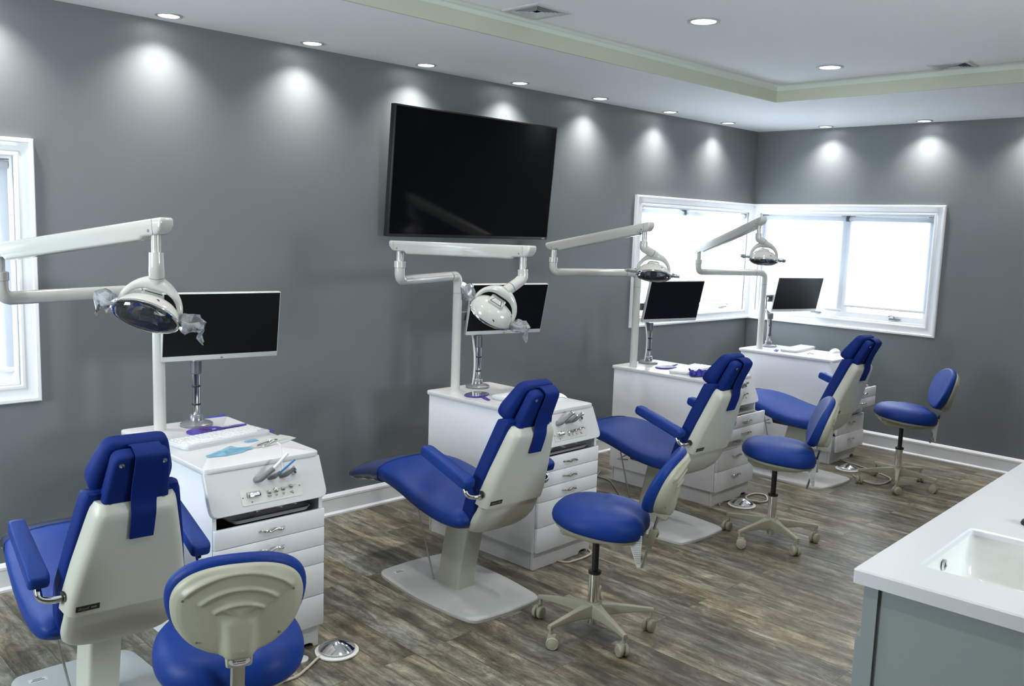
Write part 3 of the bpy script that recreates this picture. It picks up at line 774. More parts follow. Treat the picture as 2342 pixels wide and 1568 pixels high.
def make_chair(label):
    t = thing('dental_chair', label, 'dental chair', group='blue dental chairs between the carts')
    # floor plate
    bm = BM()
    o_ = []
    for (a, b) in (((0.205, 0.34), (-0.205, 0.34)), ((-0.205, 0.34), (-0.205, -0.37)), ((-0.205, -0.37), (0.205, -0.37)), ((0.205, -0.37), (0.205, 0.34))):
        for k in range(8):
            s = k / 8; x = a[0] + (b[0] - a[0]) * s; y = a[1] + (b[1] - a[1]) * s; bu = math.sin(math.pi * s)
            if a[0] == b[0]: x += math.copysign(0.035 * bu, x)
            else: y += math.copysign(0.018 * bu, y)
            o_.append((x, y))
    o2 = []
    for i, p in enumerate(o_):
        if i % 8 == 0:
            a, b = Vector(o_[i - 1]), Vector(o_[(i + 1) % len(o_)]); pv = Vector(p)
            A = pv + (a - pv) * 0.7; B = pv + (b - pv) * 0.7
            for k in range(6): s = k / 5; o2.append(tuple(A * (1 - s) ** 2 + pv * 2 * s * (1 - s) + B * s * s))
        else: o2.append(p)
    stack(bm, o2, [(0.0, 0.0), (0.0, 0.012), (0.004, 0.017), (0.012, 0.018), (0.10, 0.0185)]); obj('base_plate', bm, M_BASE, t, 30)
    bm = BM(); box(bm, (-0.13, 0.27, 0.0188), (0.06, 0.03, 0.0006)); pl = obj('base_label', bm, M_PAPER, t, 0)
    bm = BM()
    for q in range(3): box(bm, (-0.13, 0.262 + 0.008 * q, 0.0193), (0.046 - 0.008 * q, 0.003, 0.0004))
    obj('label_print', bm, M_INK, pl, 0)
    # column, leaning to the head
    bm = BM()
    def sec(z, sh, w=0.052, d=0.078):
        return [(x, y - sh, z) for x, y in roundpoly([(-w, -d), (w, -d), (w, d), (-w, d)], 0.014, 4)]
    loft(bm, [sec(0.016, 0.0, 0.055, 0.081), sec(0.03, 0.0), sec(0.15, 0.022), sec(0.30, 0.055), sec(0.392, 0.075)]); obj('column', bm, M_CREAM, t, 30)
    bm = BM(); prism(bm, [(-0.10, 0.365), (0.10, 0.365), (0.12, 0.40), (-0.12, 0.40)], -0.26, 0.10, None, 0.004); obj('seat_bracket', bm, M_BLACKP, t, 30)
    bm = BM(); tube(bm, [(-0.10, 0.13, 0.385), (-0.10, 0.20, 0.345), (-0.10, 0.12, 0.360)], 0.004, 8); tube(bm, [(-0.12, 0.16, 0.40), (-0.06, 0.09, 0.02)], 0.0045, 8); obj('seat_lever', bm, M_STEEL, t)
    # seat
    T = smooth_tab(SEATP, 4)
    bm = BM(); rings = [seat_ring(u, zt, zb, w) for u, zt, zb, w in T]; loft(bm, rings); obj('seat', bm, M_BLUE, t, 60)
    bm = BM(); rings = []
    random.seed(4)
    for u, zt, zb, w in T:
        if u < -0.36:
            rg = seat_ring(u, zt, zb, w, 0.005 + 0.003 * math.sin(u * 60))
            rings.append([(x, y, z) for x, y, z in rg])
    loft(bm, rings, True, False); obj('foot_cover', bm, M_CLEAR, t, 60, 'clear plastic cover over the foot end')
    # back cushion
    def hw(tt): return interp([(-0.03, 0.172), (0.05, 0.186), (0.15, 0.189), (0.30, 0.168), (0.50, 0.134)], tt)[0]
    def backring(tt, n0, n1, w, rr=0.018):
        pts = roundpoly([(-w, n0), (w, n0), (w, n1), (-w, n1)], rr, 5); return [(x, tt, n) for x, n in pts]
    bm = BM(); rg = []
    for k in range(0, 23):
        tt = -0.03 + 0.535 * k / 22; e = min(1.0, (k + 0.4) / 1.6, (22 - k + 0.4) / 1.6)
        e = math.sin(min(1, e) * math.pi / 2); rg.append(backring(tt, -0.068 * e - 0.004, -0.002 - 0.002 * (1 - e), hw(tt) * (0.93 + 0.07 * e)))
    loft(bm, rg, M=LB); obj('back_cushion', bm, M_BLUEF, t, 50)
    # moulded back shell
    def hs(tt): return interp([(0.06, 0.186), (0.16, 0.182), (0.28, 0.162), (0.42, 0.133), (0.49, 0.118)], tt)[0]
    bm = BM(); rg = []
    K = 22
    for k in range(K + 1):
        tt = 0.11 + 0.375 * k / K; e = min(1.0, (K - k + 0.15) / 2.2); e = math.sqrt(max(0, 1 - (1 - e) ** 2))
        dp = 0.052 * (0.25 + 0.75 * e); w = hs(tt) - 0.012 * (1 - e)
        pts = roundpoly([(-w, -0.004), (w, -0.004), (w - 0.014, dp), (-w + 0.014, dp)], [0.003, 0.003, 0.026, 0.026], 6)
        rg.append([(x, tt, n) for x, n in pts])
    loft(bm, rg, M=LB); sh = obj('back_shell', bm, M_CREAM, t, 40)
    # lower skirt
    bm = BM(); rg = []
    for k, (tt, n1, w, nr) in enumerate([(0.116, 0.040, 0.172, -0.004), (0.07, 0.043, 0.175, -0.01), (0.02, 0.041, 0.176, -0.03), (-0.02, 0.032, 0.170, -0.06), (-0.05, 0.017, 0.154, -0.09), (-0.070, -0.002, 0.128, -0.11), (-0.080, -0.024, 0.095, -0.12), (-0.084, -0.045, 0.05, -0.12)]):
        pts = []
        for q in range(28):
            a = 2 * math.pi * q / 28; c, s = math.cos(a), math.sin(a)
            x = w * math.copysign(abs(c) ** 0.72, c); nn = (n1 + nr) / 2 + (n1 - nr) / 2 * math.copysign(abs(s) ** 0.55, s)
            pts.append((x, tt, nn))
        rg.append(pts)
    loft(bm, rg, M=LB); obj('lower_skirt', bm, M_CREAM, t, 50)
    bm = BM(); box(bm, (-0.118, 0.138, 0.0525), (0.066, 0.020, 0.0016), LB); bd = obj('maker_badge', bm, M_BLACKP, t, 0)
    text('badge_lettering', 'Boyd', 0.014, LB @ mrot((1, 0, 0), (0, 1, 0), (0, 0, 1), (-0.131, 0.138, 0.0534)), M_GREYBADGE, bd, shear=0.3)
    bm = BM(); box(bm, (-0.101, 0.138, 0.0534), (0.016, 0.004, 0.0004), LB); obj('badge_mark', bm, M_GREYBADGE, bd, 0)
    # headrest
    bm = BM(); o_ = roundpoly([(-0.097, 0.455), (0.097, 0.455), (0.078, 0.655), (-0.078, 0.655)], 0.026, 6)
    stack(bm, o_, [(a, z - 0.026) for a, z in pad_levels(0.048, 0.014, 0.0, 0, 4, 2, 0.03)], LB, c=(0, 0.555)); hp = obj('headrest_pad', bm, M_BLUEF, t, 50)
    bm = BM(); o_ = roundpoly([(-0.112, 0.472), (0.112, 0.472), (0.122, 0.525), (0.086, 0.662), (-0.086, 0.662), (-0.122, 0.525)], 0.03, 6)
    def wp(v): 
        k = (v.y - 0.472) / 0.19; return (v.x, v.y, -0.028 + (v.z) * (1.0 - 0.38 * k) - 0.012 * (v.x / 0.14) ** 2)
    stack(bm, o_, [(a, -z) for a, z in pad_levels(0.085, 0.026, 0.004, 0, 5, 3, 0.05)], LB, wp, c=(0, 0.56)); obj('head_pillow', bm, M_BLUEF, t, 50)
    # strap over the pad and down the shell
    bm = BM(); sx = 0.012; path = [(0.58, -0.034), (0.645, -0.034), (0.666, -0.012), (0.666, 0.018), (0.648, 0.034), (0.56, 0.034), (0.50, 0.042), (0.455, 0.058), (0.375, 0.060)]
    HQ = Matrix.Translation((0, 0.46, 0)) @ Matrix.Rotation(R(6), 4, 'X') @ Matrix.Translation((0, -0.46, 0))
    P = catmull([(HQ @ Vector((0, a, b))) if a > 0.49 else Vector((0, a, b)) for a, b in path], 5); rg = []
    for i, p in enumerate(P):
        s = i / (len(P) - 1); w = 0.042 - 0.008 * s
        d = (P[min(i + 1, len(P) - 1)] - P[max(i - 1, 0)]).normalized(); nn = Vector((0, -d.z, d.y)) * 0.0025
        rg.append([(sx - w, p.y - nn.y, p.z - nn.z), (sx + w, p.y - nn.y, p.z - nn.z), (sx + w, p.y + nn.y, p.z + nn.z), (sx - w, p.y + nn.y, p.z + nn.z)])
    loft(bm, rg, M=LB); obj('headrest_strap', bm, M_BLUEF, t, 40)
    HR = LB @ Matrix.Translation((0, 0.46, 0)) @ Matrix.Rotation(R(6), 4, 'X') @ Matrix.Translation((0, -0.46, 0)) @ LB.inverted()
    for x, y in ((-0.058, 0.628), (0.060, 0.628), (-0.074, 0.482), (0.076, 0.482)):
        bm = BM(); lathe(bm, [(0.0075, 0.020), (0.0075, 0.0245), (0.004, 0.026), (0.004, 0.0235), (0.001, 0.023)], 14, LB @ Matrix.Translation((x, y, 0))); obj('bolt', bm, M_STEEL, hp)
    for ch in t.children:
        if ch.name.split('.')[0] in ('headrest_pad', 'head_pillow'): ch.matrix_local = HR
    # armrests
    for sx in (-1, 1):
        x = sx * 0.238; a = Vector((x, -0.055, 0.702)); b = Vector((x, -0.335, 0.622))
        dv = (b - a).normalized(); up = Vector((0, dv.z, -dv.y)); up = up if up.z > 0 else -up
        Mx = mrot((1, 0, 0), dv, up, a)
        bm = BM(); L_ = (b - a).length + 0.03
        o_ = roundpoly([(-0.024, -0.012), (0.024, -0.012), (0.030, L_), (-0.030, L_)], 0.016, 5)
        stack(bm, o_, pad_levels(0.044, 0.014, 0.003, -0.016, 4, 2, 0.01), Mx, c=(0, L_ / 2)); ar = obj('armrest', bm, M_BLUE, t, 50)
        bm = BM(); e = b + Vector((0, 0.01, -0.02))
        tube(bm, fillet([e, e + Vector((-sx * 0.0, -0.022, -0.034)), e + Vector((-sx * 0.030, -0.040, -0.040)), e + Vector((-sx * 0.080, -0.045, -0.034))], 0.03, 6), 0.0105, 14)
        obj('armrest_tube', bm, M_CHROME, ar)
    for sx in (-1, 1):
        bm = BM(); lathe(bm, [(0.016, 0), (0.016, 0.004), (0.001, 0.004)], 16, mrot((0, 1, 0), (0, 0, 1), (sx, 0, 0), (sx * 0.1795, -0.372, 0.572)))
        obj('tube_port', bm, M_BLACKP, t)
    return t
M_GREYBADGE = mat('badge_grey', (0.22, 0.22, 0.20), 0.5)
CH = [((-6.160, -1.25), -5.0, 'blue dental chair nearest the camera, seen from behind at the left edge'),
      ((-4.525, -1.25), -1.5, 'blue dental chair in front of the cart under the television'),
      ((-3.000, -1.25), -2.0, 'blue dental chair in front of the cart with the dark blue gloves'),
      ((-1.335, -1.23), -3.0, 'blue dental chair farthest away, in front of the corner cart')]
c0 = make_chair(CH[0][2]); c0.location = (*CH[0][0], 0); c0.rotation_euler = (0, 0, R(CH[0][1]))
for (x, y), rz, lb in CH[1:]: c_ = dup(c0, (x, y, 0), R(rz), lb)
for ch in list(c_.children):            # the farthest chair has no armrest on the near side
    if ch.name.startswith('armrest') and sum(v.co.x for v in ch.data.vertices) < 0:
        for g_ in list(ch.children): bpy.data.objects.remove(g_)
        bpy.data.objects.remove(ch)

# ------------------------------------------------------------------ operator stools
ZS = 0.02
def make_stool(label):
    t = thing('operator_stool', label, 'stool', group='blue operator stools')
    # star base
    bm = BM()
    for k in range(5):
        Mk = Matrix.Rotation(k * 2 * math.pi / 5, 4, 'Z'); rg = []
        for x, w, zt, h in ((0.0, 0.030, 0.130, 0.055), (0.03, 0.026, 0.130, 0.055), (0.10, 0.0165, 0.122, 0.040), (0.18, 0.013, 0.112, 0.026), (0.245, 0.011, 0.103, 0.018), (0.262, 0.010, 0.100, 0.018)):
            rg.append([(x, y, z) for y, z in roundpoly([(-w, zt - h), (w, zt - h), (w * 0.8, zt), (-w * 0.8, zt)], 0.004, 3)])
        loft(bm, rg, M=Mk)
        lathe(bm, [(0.008, 0.062), (0.008, 0.092)], 10, Mk @ Matrix.Translation((0.252, 0, 0)))
    lathe(bm, [(0.034, 0.072), (0.036, 0.08), (0.036, 0.130), (0.031, 0.136), (0.028, 0.136)], 24)
    sb = obj('star_base', bm, M_CREAM2, t, 40)
    for k in range(5):
        a = k * 2 * math.pi / 5; Mk = Matrix.Rotation(a, 4, 'Z') @ Matrix.Translation((0.252, 0, 0)) @ Matrix.Rotation(R(35 + 47 * k), 4, 'Z') @ Matrix.Translation((0.010, 0, 0.027))
        bm = BM()
        for s in (-1, 1):
            lathe(bm, [(0.020, 0.004), (0.0255, 0.006), (0.027, 0.012), (0.027, 0.018), (0.023, 0.022), (0.021, 0.021), (0.018, 0.0225), (0.004, 0.0235)], 24, Mk @ Matrix.Rotation(R(90) * s, 4, 'X'))
        box(bm, (-0.004, 0, 0.016), (0.034, 0.012, 0.038), Mk, 0.004)
        cs = obj('caster', bm, M_CREAM2, t, 40)
    bm = BM(); lathe(bm, [(0.018, 0.038), (0.020, 0.040), (0.020, 0.075), (0.024, 0.14), (0.024, 0.262), (0.020, 0.264)], 24); obj('chrome_column', bm, M_CHROME, t, 40)
    bm = BM(); lathe(bm, [(0.027, 0.258), (0.028, 0.270), (0.020, 0.274), (0.0145, 0.275), (0.0145, 0.440)], 20); obj('gas_piston', bm, M_BLACKP, t, 40)
    # mechanism plate
    bm = BM()
    rg = []
    for y, w, z0_, z1_ in ((0.15, 0.06, 0.456, 0.474), (0.12, 0.095, 0.436, 0.474), (0.0, 0.10, 0.422, 0.470), (-0.10, 0.085, 0.420, 0.462), (-0.17, 0.035, 0.424, 0.462), (-0.225, 0.024, 0.418, 0.447)):
        rg.append([(x, y, z) for x, z in roundpoly([(-w, z0_), (w, z0_), (w, z1_), (-w, z1_)], 0.006, 3)])
    loft(bm, rg); obj('seat_plate', bm, M_CREAM2, t, 40)
    bm = BM(); tube(bm, [(0.07, 0.03, 0.448), (0.16, 0.06, 0.450), (0.185, 0.065, 0.452)], [0.004, 0.004, 0.008], 8); obj('height_lever', bm, M_WHITEP, t)
    # seat pan and seat
    f = lambda x, y: (x * (1.0 - 0.10 * (y / 0.19) ** 2 * (1 if y > 0 else 0.2)), y - 0.012)
    o_ = sell(0.202, 0.203, 2.5, 56, f)
    TL0 = Matrix.Translation((0, 0.05, 0.47)) @ Matrix.Rotation(R(6.5), 4, 'X') @ Matrix.Translation((0, -0.05, -0.47))
    bm = BM(); stack(bm, o_, [(0.03, 0.468), (0.018, 0.470), (0.012, 0.484), (0.03, 0.490)], TL0); obj('seat_pan', bm, M_CREAM2, t, 40)
    TL = Matrix.Translation((0, 0.05, 0.47)) @ Matrix.Rotation(R(6.5), 4, 'X') @ Matrix.Translation((0, -0.05, -0.47))
    def sw(v):
        x, y, z = v; k = max(0.0, (z - 0.50) / 0.10)
        z += k * (0.020 * (abs(x) / 0.2) ** 2 * (1 if y < 0 else 0.3) + 0.018 * max(0, -y / 0.185) ** 2 - 0.022 * math.exp(-((x / 0.06) ** 2)) * max(0, (-y - 0.08) / 0.10) - 0.014 * max(0, y / 0.185) ** 2)
        if y < -0.12: y += 0.012 * math.exp(-((x / 0.05) ** 2)) * (-y - 0.12) / 0.065
        return (x, y, z)
    bm = BM(); stack(bm, o_, [(0.014, 0.482), (0.004, 0.489), (0.0, 0.502), (0.001, 0.518), (0.007, 0.534), (0.018, 0.548), (0.034, 0.559), (0.060, 0.568), (0.09, 0.573), (0.13, 0.575), (0.165, 0.576)], TL, warp=sw); obj('seat', bm, M_BLUE, t, 70)
    # backrest: local (x, t up, n rearwards)
    dg = 18.0; s, c = math.sin(R(dg)), math.cos(R(dg))
    Mb = mrot((1, 0, 0), (0, -s, c), (0, -c, -s), (0, -0.290, 0.690))
    fb = lambda x, y: (x * (1 + 0.10 * (y / 0.155)), y)
    ob = sell(0.172, 0.146, 2.25, 56, fb)
    cur = lambda v: (v.x, v.y, v.z * (1.05 - 0.25 * v.y / 0.15) - 0.9 * v.x * v.x - 0.25 * (v.y - 0.02) ** 2)
    bm = BM(); stack(bm, ob, [(a, -z) for a, z in pad_levels(0.042, 0.018, 0.006, 0, 5, 4, 0.13)], Mb, cur); obj('backrest', bm, M_BLUE, t, 70)
    os_ = sell(0.160, 0.132, 2.25, 96, fb)
    def shellw(v):
        x, y, z = v
        if z > 0.012:
            # moulded fan shaped rib with arcs
            k = min(1.0, (z - 0.012) / 0.006)
            rr = math.hypot(x, y + 0.058)
            wf = 0.034 + 10.0 * max(0.0, y + 0.04) ** 2
            inside = 1 / (1 + math.exp(max(-30, min(30, (abs(x) - wf) / 0.0025))))
            top = 1.0 if rr < 0.178 else math.exp(-((rr - 0.178) / 0.006) ** 2)
            z += k * 0.003 * inside * top
            for ra in (0.093, 0.133, 0.176):
                z += k * inside * 0.0048 * math.exp(-((rr - ra) / 0.0055) ** 2)
            sp_ = 1 / (1 + math.exp(max(-30, min(30, (abs(x) - 0.036) / 0.004))))
            z += k * (0.022 * sp_ * min(1.0, max(0.0, (0.05 - y) / 0.14)) + 0.016 * min(1.0, max(0.0, (0.11 - y) / 0.22)))
        z -= 0.9 * v.x * v.x + 0.25 * (v.y - 0.02) ** 2
        return (x, y, z)
    lv = [(0.0, 0.0), (0.0, 0.008), (0.004, 0.014), (0.010, 0.016)] + [(0.010 + 0.00235 * k, 0.0165 + 0.004 * min(1, k / 6)) for k in range(1, 46)]
    bm = BM(); stack(bm, os_, lv, Mb, shellw); bs = obj('back_shell', bm, M_CREAM2, t, 70)
    for x, y in ((-0.132, 0.048), (0.132, 0.048), (-0.10, -0.070), (0.10, -0.070)):
        bm = BM(); lathe(bm, [(0.0034, 0.0), (0.0034, 0.002), (0.001, 0.002)], 8, Mb @ Matrix.Translation((x, y, 0.0195 - 0.9 * x * x + 0.016 * min(1.0, max(0.0, (0.11 - y) / 0.22)))))
        obj('shell_screw', bm, M_GREYP, bs)
    bm = BM(); o_ = sell(0.034, 0.148, 3.0, 24, lambda x, y: (x, y))
    o_ = roundpoly([(-0.032, -0.146), (0.032, -0.146), (0.034, -0.08), (-0.034, -0.08)], 0.008, 3); stack(bm, o_, [(0, 0.004), (0, 0.044), (0.005, 0.050)], Mb, c=(0, -0.112)); obj('shell_neck', bm, M_CREAM2, bs, 40)
    bm = BM(); o_ = sell(0.026, 0.013, 2, 32); stack(bm, o_, [(0, 0.0), (0, 0.0010)], Mb @ Matrix.Translation((0.0, -0.124, 0.050))); bg = obj('oval_badge', bm, M_PAPER, bs, 40)
    text('badge_lettering', 'Brewer', 0.011, Mb @ mrot((-1, 0, 0), (0, 1, 0), (0, 0, -1), (0, -0.1225, 0.0514)) @ Matrix.Rotation(math.pi, 4, 'Y'), M_NAVYINK, bg)
    bm = BM(); box(bm, (0, -0.130, 0.0512), (0.030, 0.0018, 0.0005), Mb); obj('badge_stripe', bm, M_REDINK, bg, 0)
    # flat steel bar with its clamp
    bm = BM(); a = Vector((0, -0.268, 0.60)); d = Vector((0, 0.245, -1.0)).normalized()
    P0, P1 = a, a + d * 0.29
    tube(bm, [P0, P1], 0.018, 8, sy=0.32, up=(0, 1, 0.2)); obj('back_bar', bm, M_STEEL, t, 30)
    bm = BM(); q = a + d * 0.155; Mq = mrot((1, 0, 0), Vector((0, d.z, -d.y)), -d, q)
    box(bm, (0, 0, 0), (0.048, 0.032, 0.080), Mq, 0.006); tube(bm, [q + Vector((0.02, 0, 0)), q + Vector((0.06, 0, -0.004))], 0.010, 12)
    lathe(bm, [(0.018, 0), (0.020, 0.004), (0.020, 0.014), (0.016, 0.018)], 8, mrot((0, 1, 0), (0, 0, 1), (1, 0, 0), q + Vector((0.06, 0, -0.004)))); obj('bar_clamp', bm, M_CREAM2, t, 40)
    # paper care tag hanging from the seat
    bm = BM(); rg = []
    for k in range(8):
        s_ = k / 7; w = 0.030 * (1 - 0.75 * s_); tw = -1.35 + 0.5 * s_
        cx, cy, cz = -0.10 + 0.010 * s_, -0.180 - 0.02 * s_, 0.482 - 0.135 * s_
        rg.append([(cx - w * math.cos(tw), cy - w * math.sin(tw), cz), (cx + w * math.cos(tw), cy + w * math.sin(tw), cz), (cx + w * math.cos(tw) + 0.0006, cy + w * math.sin(tw) - 0.0006, cz), (cx - w * math.cos(tw) + 0.0006, cy - w * math.sin(tw) - 0.0006, cz)])
    loft(bm, rg); tg = obj('care_tag', bm, M_PAPER, t, 30)
    bm = BM()
    for k in range(15):
        s_ = 0.06 + k * 0.058; w = 0.025 * (1 - 0.75 * s_); tw = -1.35 + 0.5 * s_
        cx, cy, cz = -0.10 + 0.010 * s_, -0.1812 - 0.02 * s_, 0.482 - 0.135 * s_
        flatcap(bm, [(cx - w * math.cos(tw), cy - w * math.sin(tw) - .0006, cz), (cx + w * math.cos(tw), cy + w * math.sin(tw) - .0006, cz), (cx + w * math.cos(tw), cy + w * math.sin(tw) - .0006, cz - 0.0014), (cx - w * math.cos(tw), cy - w * math.sin(tw) - .0006, cz - 0.0014)])
    obj('tag_print', bm, M_GREYINK, tg, 0)
    return t
ST = [((-6.080, -2.060), 68, 8, 'blue stool nearest the camera, its ribbed cream back shell seen full on'),
      ((-4.391, -1.985), 116, 34, 'blue stool beside the chair under the television, cream back edge turned this way'),
      ((-2.741, -1.881), 121, 26, 'blue stool overlapping the farthest dental chair, coiled cable behind its column'),
      ((-1.005, -1.867), 126, 57, 'blue stool farthest away, alone in front of the short grey wall')]
s0 = make_stool(ST[0][3])
def place_stool(o, rec):
    (x, y), az, arm, lb = rec
    o.location = (x, y, 0); o.rotation_euler = (0, 0, R(az - 90))
    for ch in o.children:
        if ch.name.startswith(('star_base', 'caster')): ch.rotation_euler = (0, 0, R(arm) - R(az - 90))
BACK = [(-3.0, 0.0, 0.036), (5.0, 0.0, 0.0), (0.0, 0.040, 0.0), (-2.0, 0.012, 0.0)]     # tilt, forward shift, lift of each backrest
stools = [s0] + [dup(s0, (0, 0, 0), 0, r[3]) for r in ST[1:]]
for o, r, (tl, fw_, up_) in zip(stools, ST, BACK):
    place_stool(o, r)
    Mq = Matrix.Translation((0, -0.262 + fw_, 0.56 + up_)) @ Matrix.Rotation(R(tl), 4, 'X') @ Matrix.Translation((0, 0.262, -0.56))
    for ch in o.children:
        if ch.name.split('.')[0] in ('backrest', 'back_shell'): ch.location = Mq.translation; ch.rotation_euler = Mq.to_euler()
        if ch.name.startswith(('back_bar', 'bar_clamp')): ch.location = (0, fw_ * 0.6, 0)

# ------------------------------------------------------------------ dental lamps
RV = Vector((0.7145, -0.6996, 0)); FV = Vector((0.6996, 0.7145, 0)); UV = Vector((0, 0, 1)); BV = -FV   # room directions across, away, up
def basis(X, Fn):
    X = Vector(X).normalized(); Z = -Vector(Fn); Z = (Z - X * Z.dot(X)).normalized(); return X, Z.cross(X), Z
def dvec(r, u, b): return RV * r + UV * u + BV * b
def lamp(k, pole, az, L1, end, rc, Xd, Fd, label, ring_up, wrapped, arm_z=1.42):
    px, py = pole; root = Vector((px, py, CT))
    t = thing('dental_lamp', label, 'lamp', root, 0, 'white dental lamps on the carts')
    Mw = Matrix.Translation(-root)
    d = RV * math.cos(R(az)) - FV * math.sin(R(az))
    E = Vector((px, py, arm_z)) + d * L1
    bm = BM(); tube(bm, fillet([root + Vector((0, 0, 0)), Vector((px, py, arm_z)), Vector((px, py, arm_z)) + d * 0.10], 0.085, 10), 0.0255, 24, Mw); obj('lamp_pole', bm, M_LAMP, t, 60)
    bm = BM(); lathe(bm, [(0.0262, 0), (0.0262, 0.002)], 24, Mw @ Matrix.Translation((px, py, arm_z - 0.095)), False, False)
    tube(bm, [Vector((px, py, arm_z)) + d * 0.098, Vector((px, py, arm_z)) + d * 0.1005], 0.0263, 24, Mw); obj('joint_seam', bm, M_GREYP, t)
    bm = BM(); tube(bm, fillet([Vector((px, py, arm_z)) + d * 0.10, E, Vector((E.x, E.y, arm_z + 0.088))], 0.075, 10), 0.0245, 24, Mw); a1 = obj('swing_arm', bm, M_LAMP, t, 60)
    bm = BM(); lathe(bm, [(0.0245, -0.03), (0.0275, -0.028), (0.0275, 0.0), (0.022, 0.003), (0.018, 0.003)], 24, Mw @ Matrix.Translation((E.x, E.y, arm_z + 0.092))); obj('arm_collar', bm, M_LAMP, a1, 50)
    bm = BM()
    for q in (0, 1): lathe(bm, [(0.005, 0.0235), (0.005, 0.0262), (0.001, 0.0262)], 10, Mw @ Matrix.Translation(Vector((px, py, arm_z)) + d * (0.16 + 0.025 * q)))
    obj('arm_screws', bm, M_GREYP, a1)
    S = Vector((E.x, E.y, arm_z + 0.165)); end = Vector(end)
    bm = BM(); lathe(bm, [(0.0165, 0), (0.0165, 0.07)], 20, Mw @ Matrix.Translation((E.x, E.y, arm_z + 0.09))); obj('arm_neck', bm, M_LAMP, a1, 50)
    # spring arm cover
    ax = (end - S); La = ax.length; ax.normalize(); sd = ax.cross(UV).normalized(); up = sd.cross(ax)
    Ma = Mw @ mrot(ax, sd, up, S)
    prof = [(-0.054, 0.026), (La + 0.054, 0.026), (La + 0.050, -0.004), (La + 0.030, -0.024), (La - 0.040, -0.025), (La - 0.052, -0.034), (0.062, -0.036), (0.048, -0.024), (-0.028, -0.023), (-0.050, -0.004)]
    prof = roundpoly(prof, [0.012, 0.012, 0.014, 0.012, 0.004, 0.006, 0.006, 0.004, 0.012, 0.014], 4)
    bm = BM(); n = len(prof)
    w = 0.027
    rg = []
    for yy, g in ((-w, 0.007), (-w + 0.0012, 0.0035), (-w + 0.0045, 0.0008), (-w + 0.009, 0.0), (w - 0.009, 0.0), (w - 0.0045, 0.0008), (w - 0.0012, 0.0035), (w, 0.007)):
        cx, cz = La / 2, 0
        rg.append([(x - math.copysign(g, x - cx), yy, z - math.copysign(g, z)) for x, z in prof])
    for a_, b_ in zip(rg, rg[1:]): pass
    rows = [[bm.verts.new(Ma @ Vector(p)) for p in r] for r in rg]
    for a_, b_ in zip(rows, rows[1:]):
        for i in range(n): bm.faces.new((a_[i], a_[(i + 1) % n], b_[(i + 1) % n], b_[i]))
    bm.faces.new(rows[0]); bm.faces.new(list(reversed(rows[-1])))
    sp = obj('spring_arm', bm, M_LAMP, t, 40)
    bm = BM()
    for xx in (0.004, La - 0.004):
        for yy in (-1, 1): lathe(bm, [(0.0045, 0), (0.0045, 0.0012), (0.001, 0.0012)], 10, Ma @ mrot((1, 0, 0), (0, 0, 1), (0, yy, 0), (xx, yy * w, -0.010)))
        for yy in (-1, 1): box(bm, (xx - 0.022 if xx < 0.1 else xx + 0.018, yy * (w + 0.0002), 0.0), (0.0012, 0.0008, 0.046), Ma)
    obj('arm_pins', bm, M_GREYP, sp)
    # neck down to the yoke
    rc = Vector(rc); X, Y, Z = basis(Xd, Fd)
    ru = Vector(ring_up); ru = (ru - X * ru.dot(X)).normalized()
    rr = 0.086
    top = rc + ru * rr
    n0 = end + Vector((0, 0, -0.02)); n1 = end + Vector((0, 0, -0.082))
    bm = BM(); tube(bm, [n0, n1], 0.0145, 18, Mw); obj('yoke_neck', bm, M_LAMP, t, 50)
    n2 = n1 + (top - n1) * 0.55; n2 = Vector((n1.x, n1.y, n2.z)) + (Vector((top.x, top.y, 0)) - Vector((n1.x, n1.y, 0))) * 0.25
    bm = BM(); tube(bm, catmull([n1 + Vector((0, 0, 0.006)), n1 - Vector((0, 0, 0.02)), n2, top], 6), [0.0215] * 13 + [0.0215 + 0.001 * q for q in range(6)], 20, Mw, up=RV) if False else None
    bm.free() if False else None
    P = catmull([n1 + Vector((0, 0, 0.006)), n1 - Vector((0, 0, 0.03)), n2, top + ru * 0.004], 6)
    tube(bm, P, [0.0215 + 0.003 * (i / (len(P) - 1)) for i in range(len(P))], 20, Mw); obj('yoke_stem', bm, M_LAMP, t, 50)
    bm = BM(); tube(bm, [P[-4], P[-4] + (P[-3] - P[-4]) * 0.25], 0.0245, 20, Mw); obj('stem_seam', bm, M_GREYP, t)
    ring = []
    for q in range(33):
        a = R(-8 + 196 * q / 32); ring.append(rc + X * rr * math.cos(a) * 1.06 + ru * rr * math.sin(a))
    rads = [0.0085 + 0.006 * math.sin(math.pi * q / 32) ** 2 + 0.008 * math.exp(-((q - 16) / 4.5) ** 2) for q in range(33)]
    bm = BM(); tube(bm, ring, rads, 16, Mw, up=X.cross(ru)); obj('yoke_ring', bm, M_LAMP, t, 60)
    # head
    Mh = Mw @ mrot(X, Y, Z, rc)
    hx, hy = 0.100, 0.072
    of = lambda x, y: (x, y * (1 - 0.22 * (x / 0.11) ** 2) * (0.90 if y > 0 else 1.06))
    o_ = sell(hx, hy, 2.3, 56, of)
    bm = BM(); stack(bm, o_, [(0.004, -0.034), (0.0, -0.030), (0.0, -0.022), (0.004, -0.008), (0.014, 0.010), (0.028, 0.024), (0.044, 0.034), (0.060, 0.040), (0.085, 0.043)], Mh, cap0=False); hd = obj('lamp_head', bm, M_LAMP, t, 60)
    bm = BM(); box(bm, (-0.005, 0.0, 0.040), (0.070, 0.060, 0.018), Mh, 0.008, 3); obj('head_cap', bm, M_LAMP, hd, 40)
    bm = BM(); flatcap(bm, [(-0.032, -0.028, 0.0493), (0.024, -0.028, 0.0493), (0.012, 0.008, 0.0493), (-0.020, 0.008, 0.0493)], Mh); cl = obj('warning_label', bm, M_GREYINK, hd, 0)
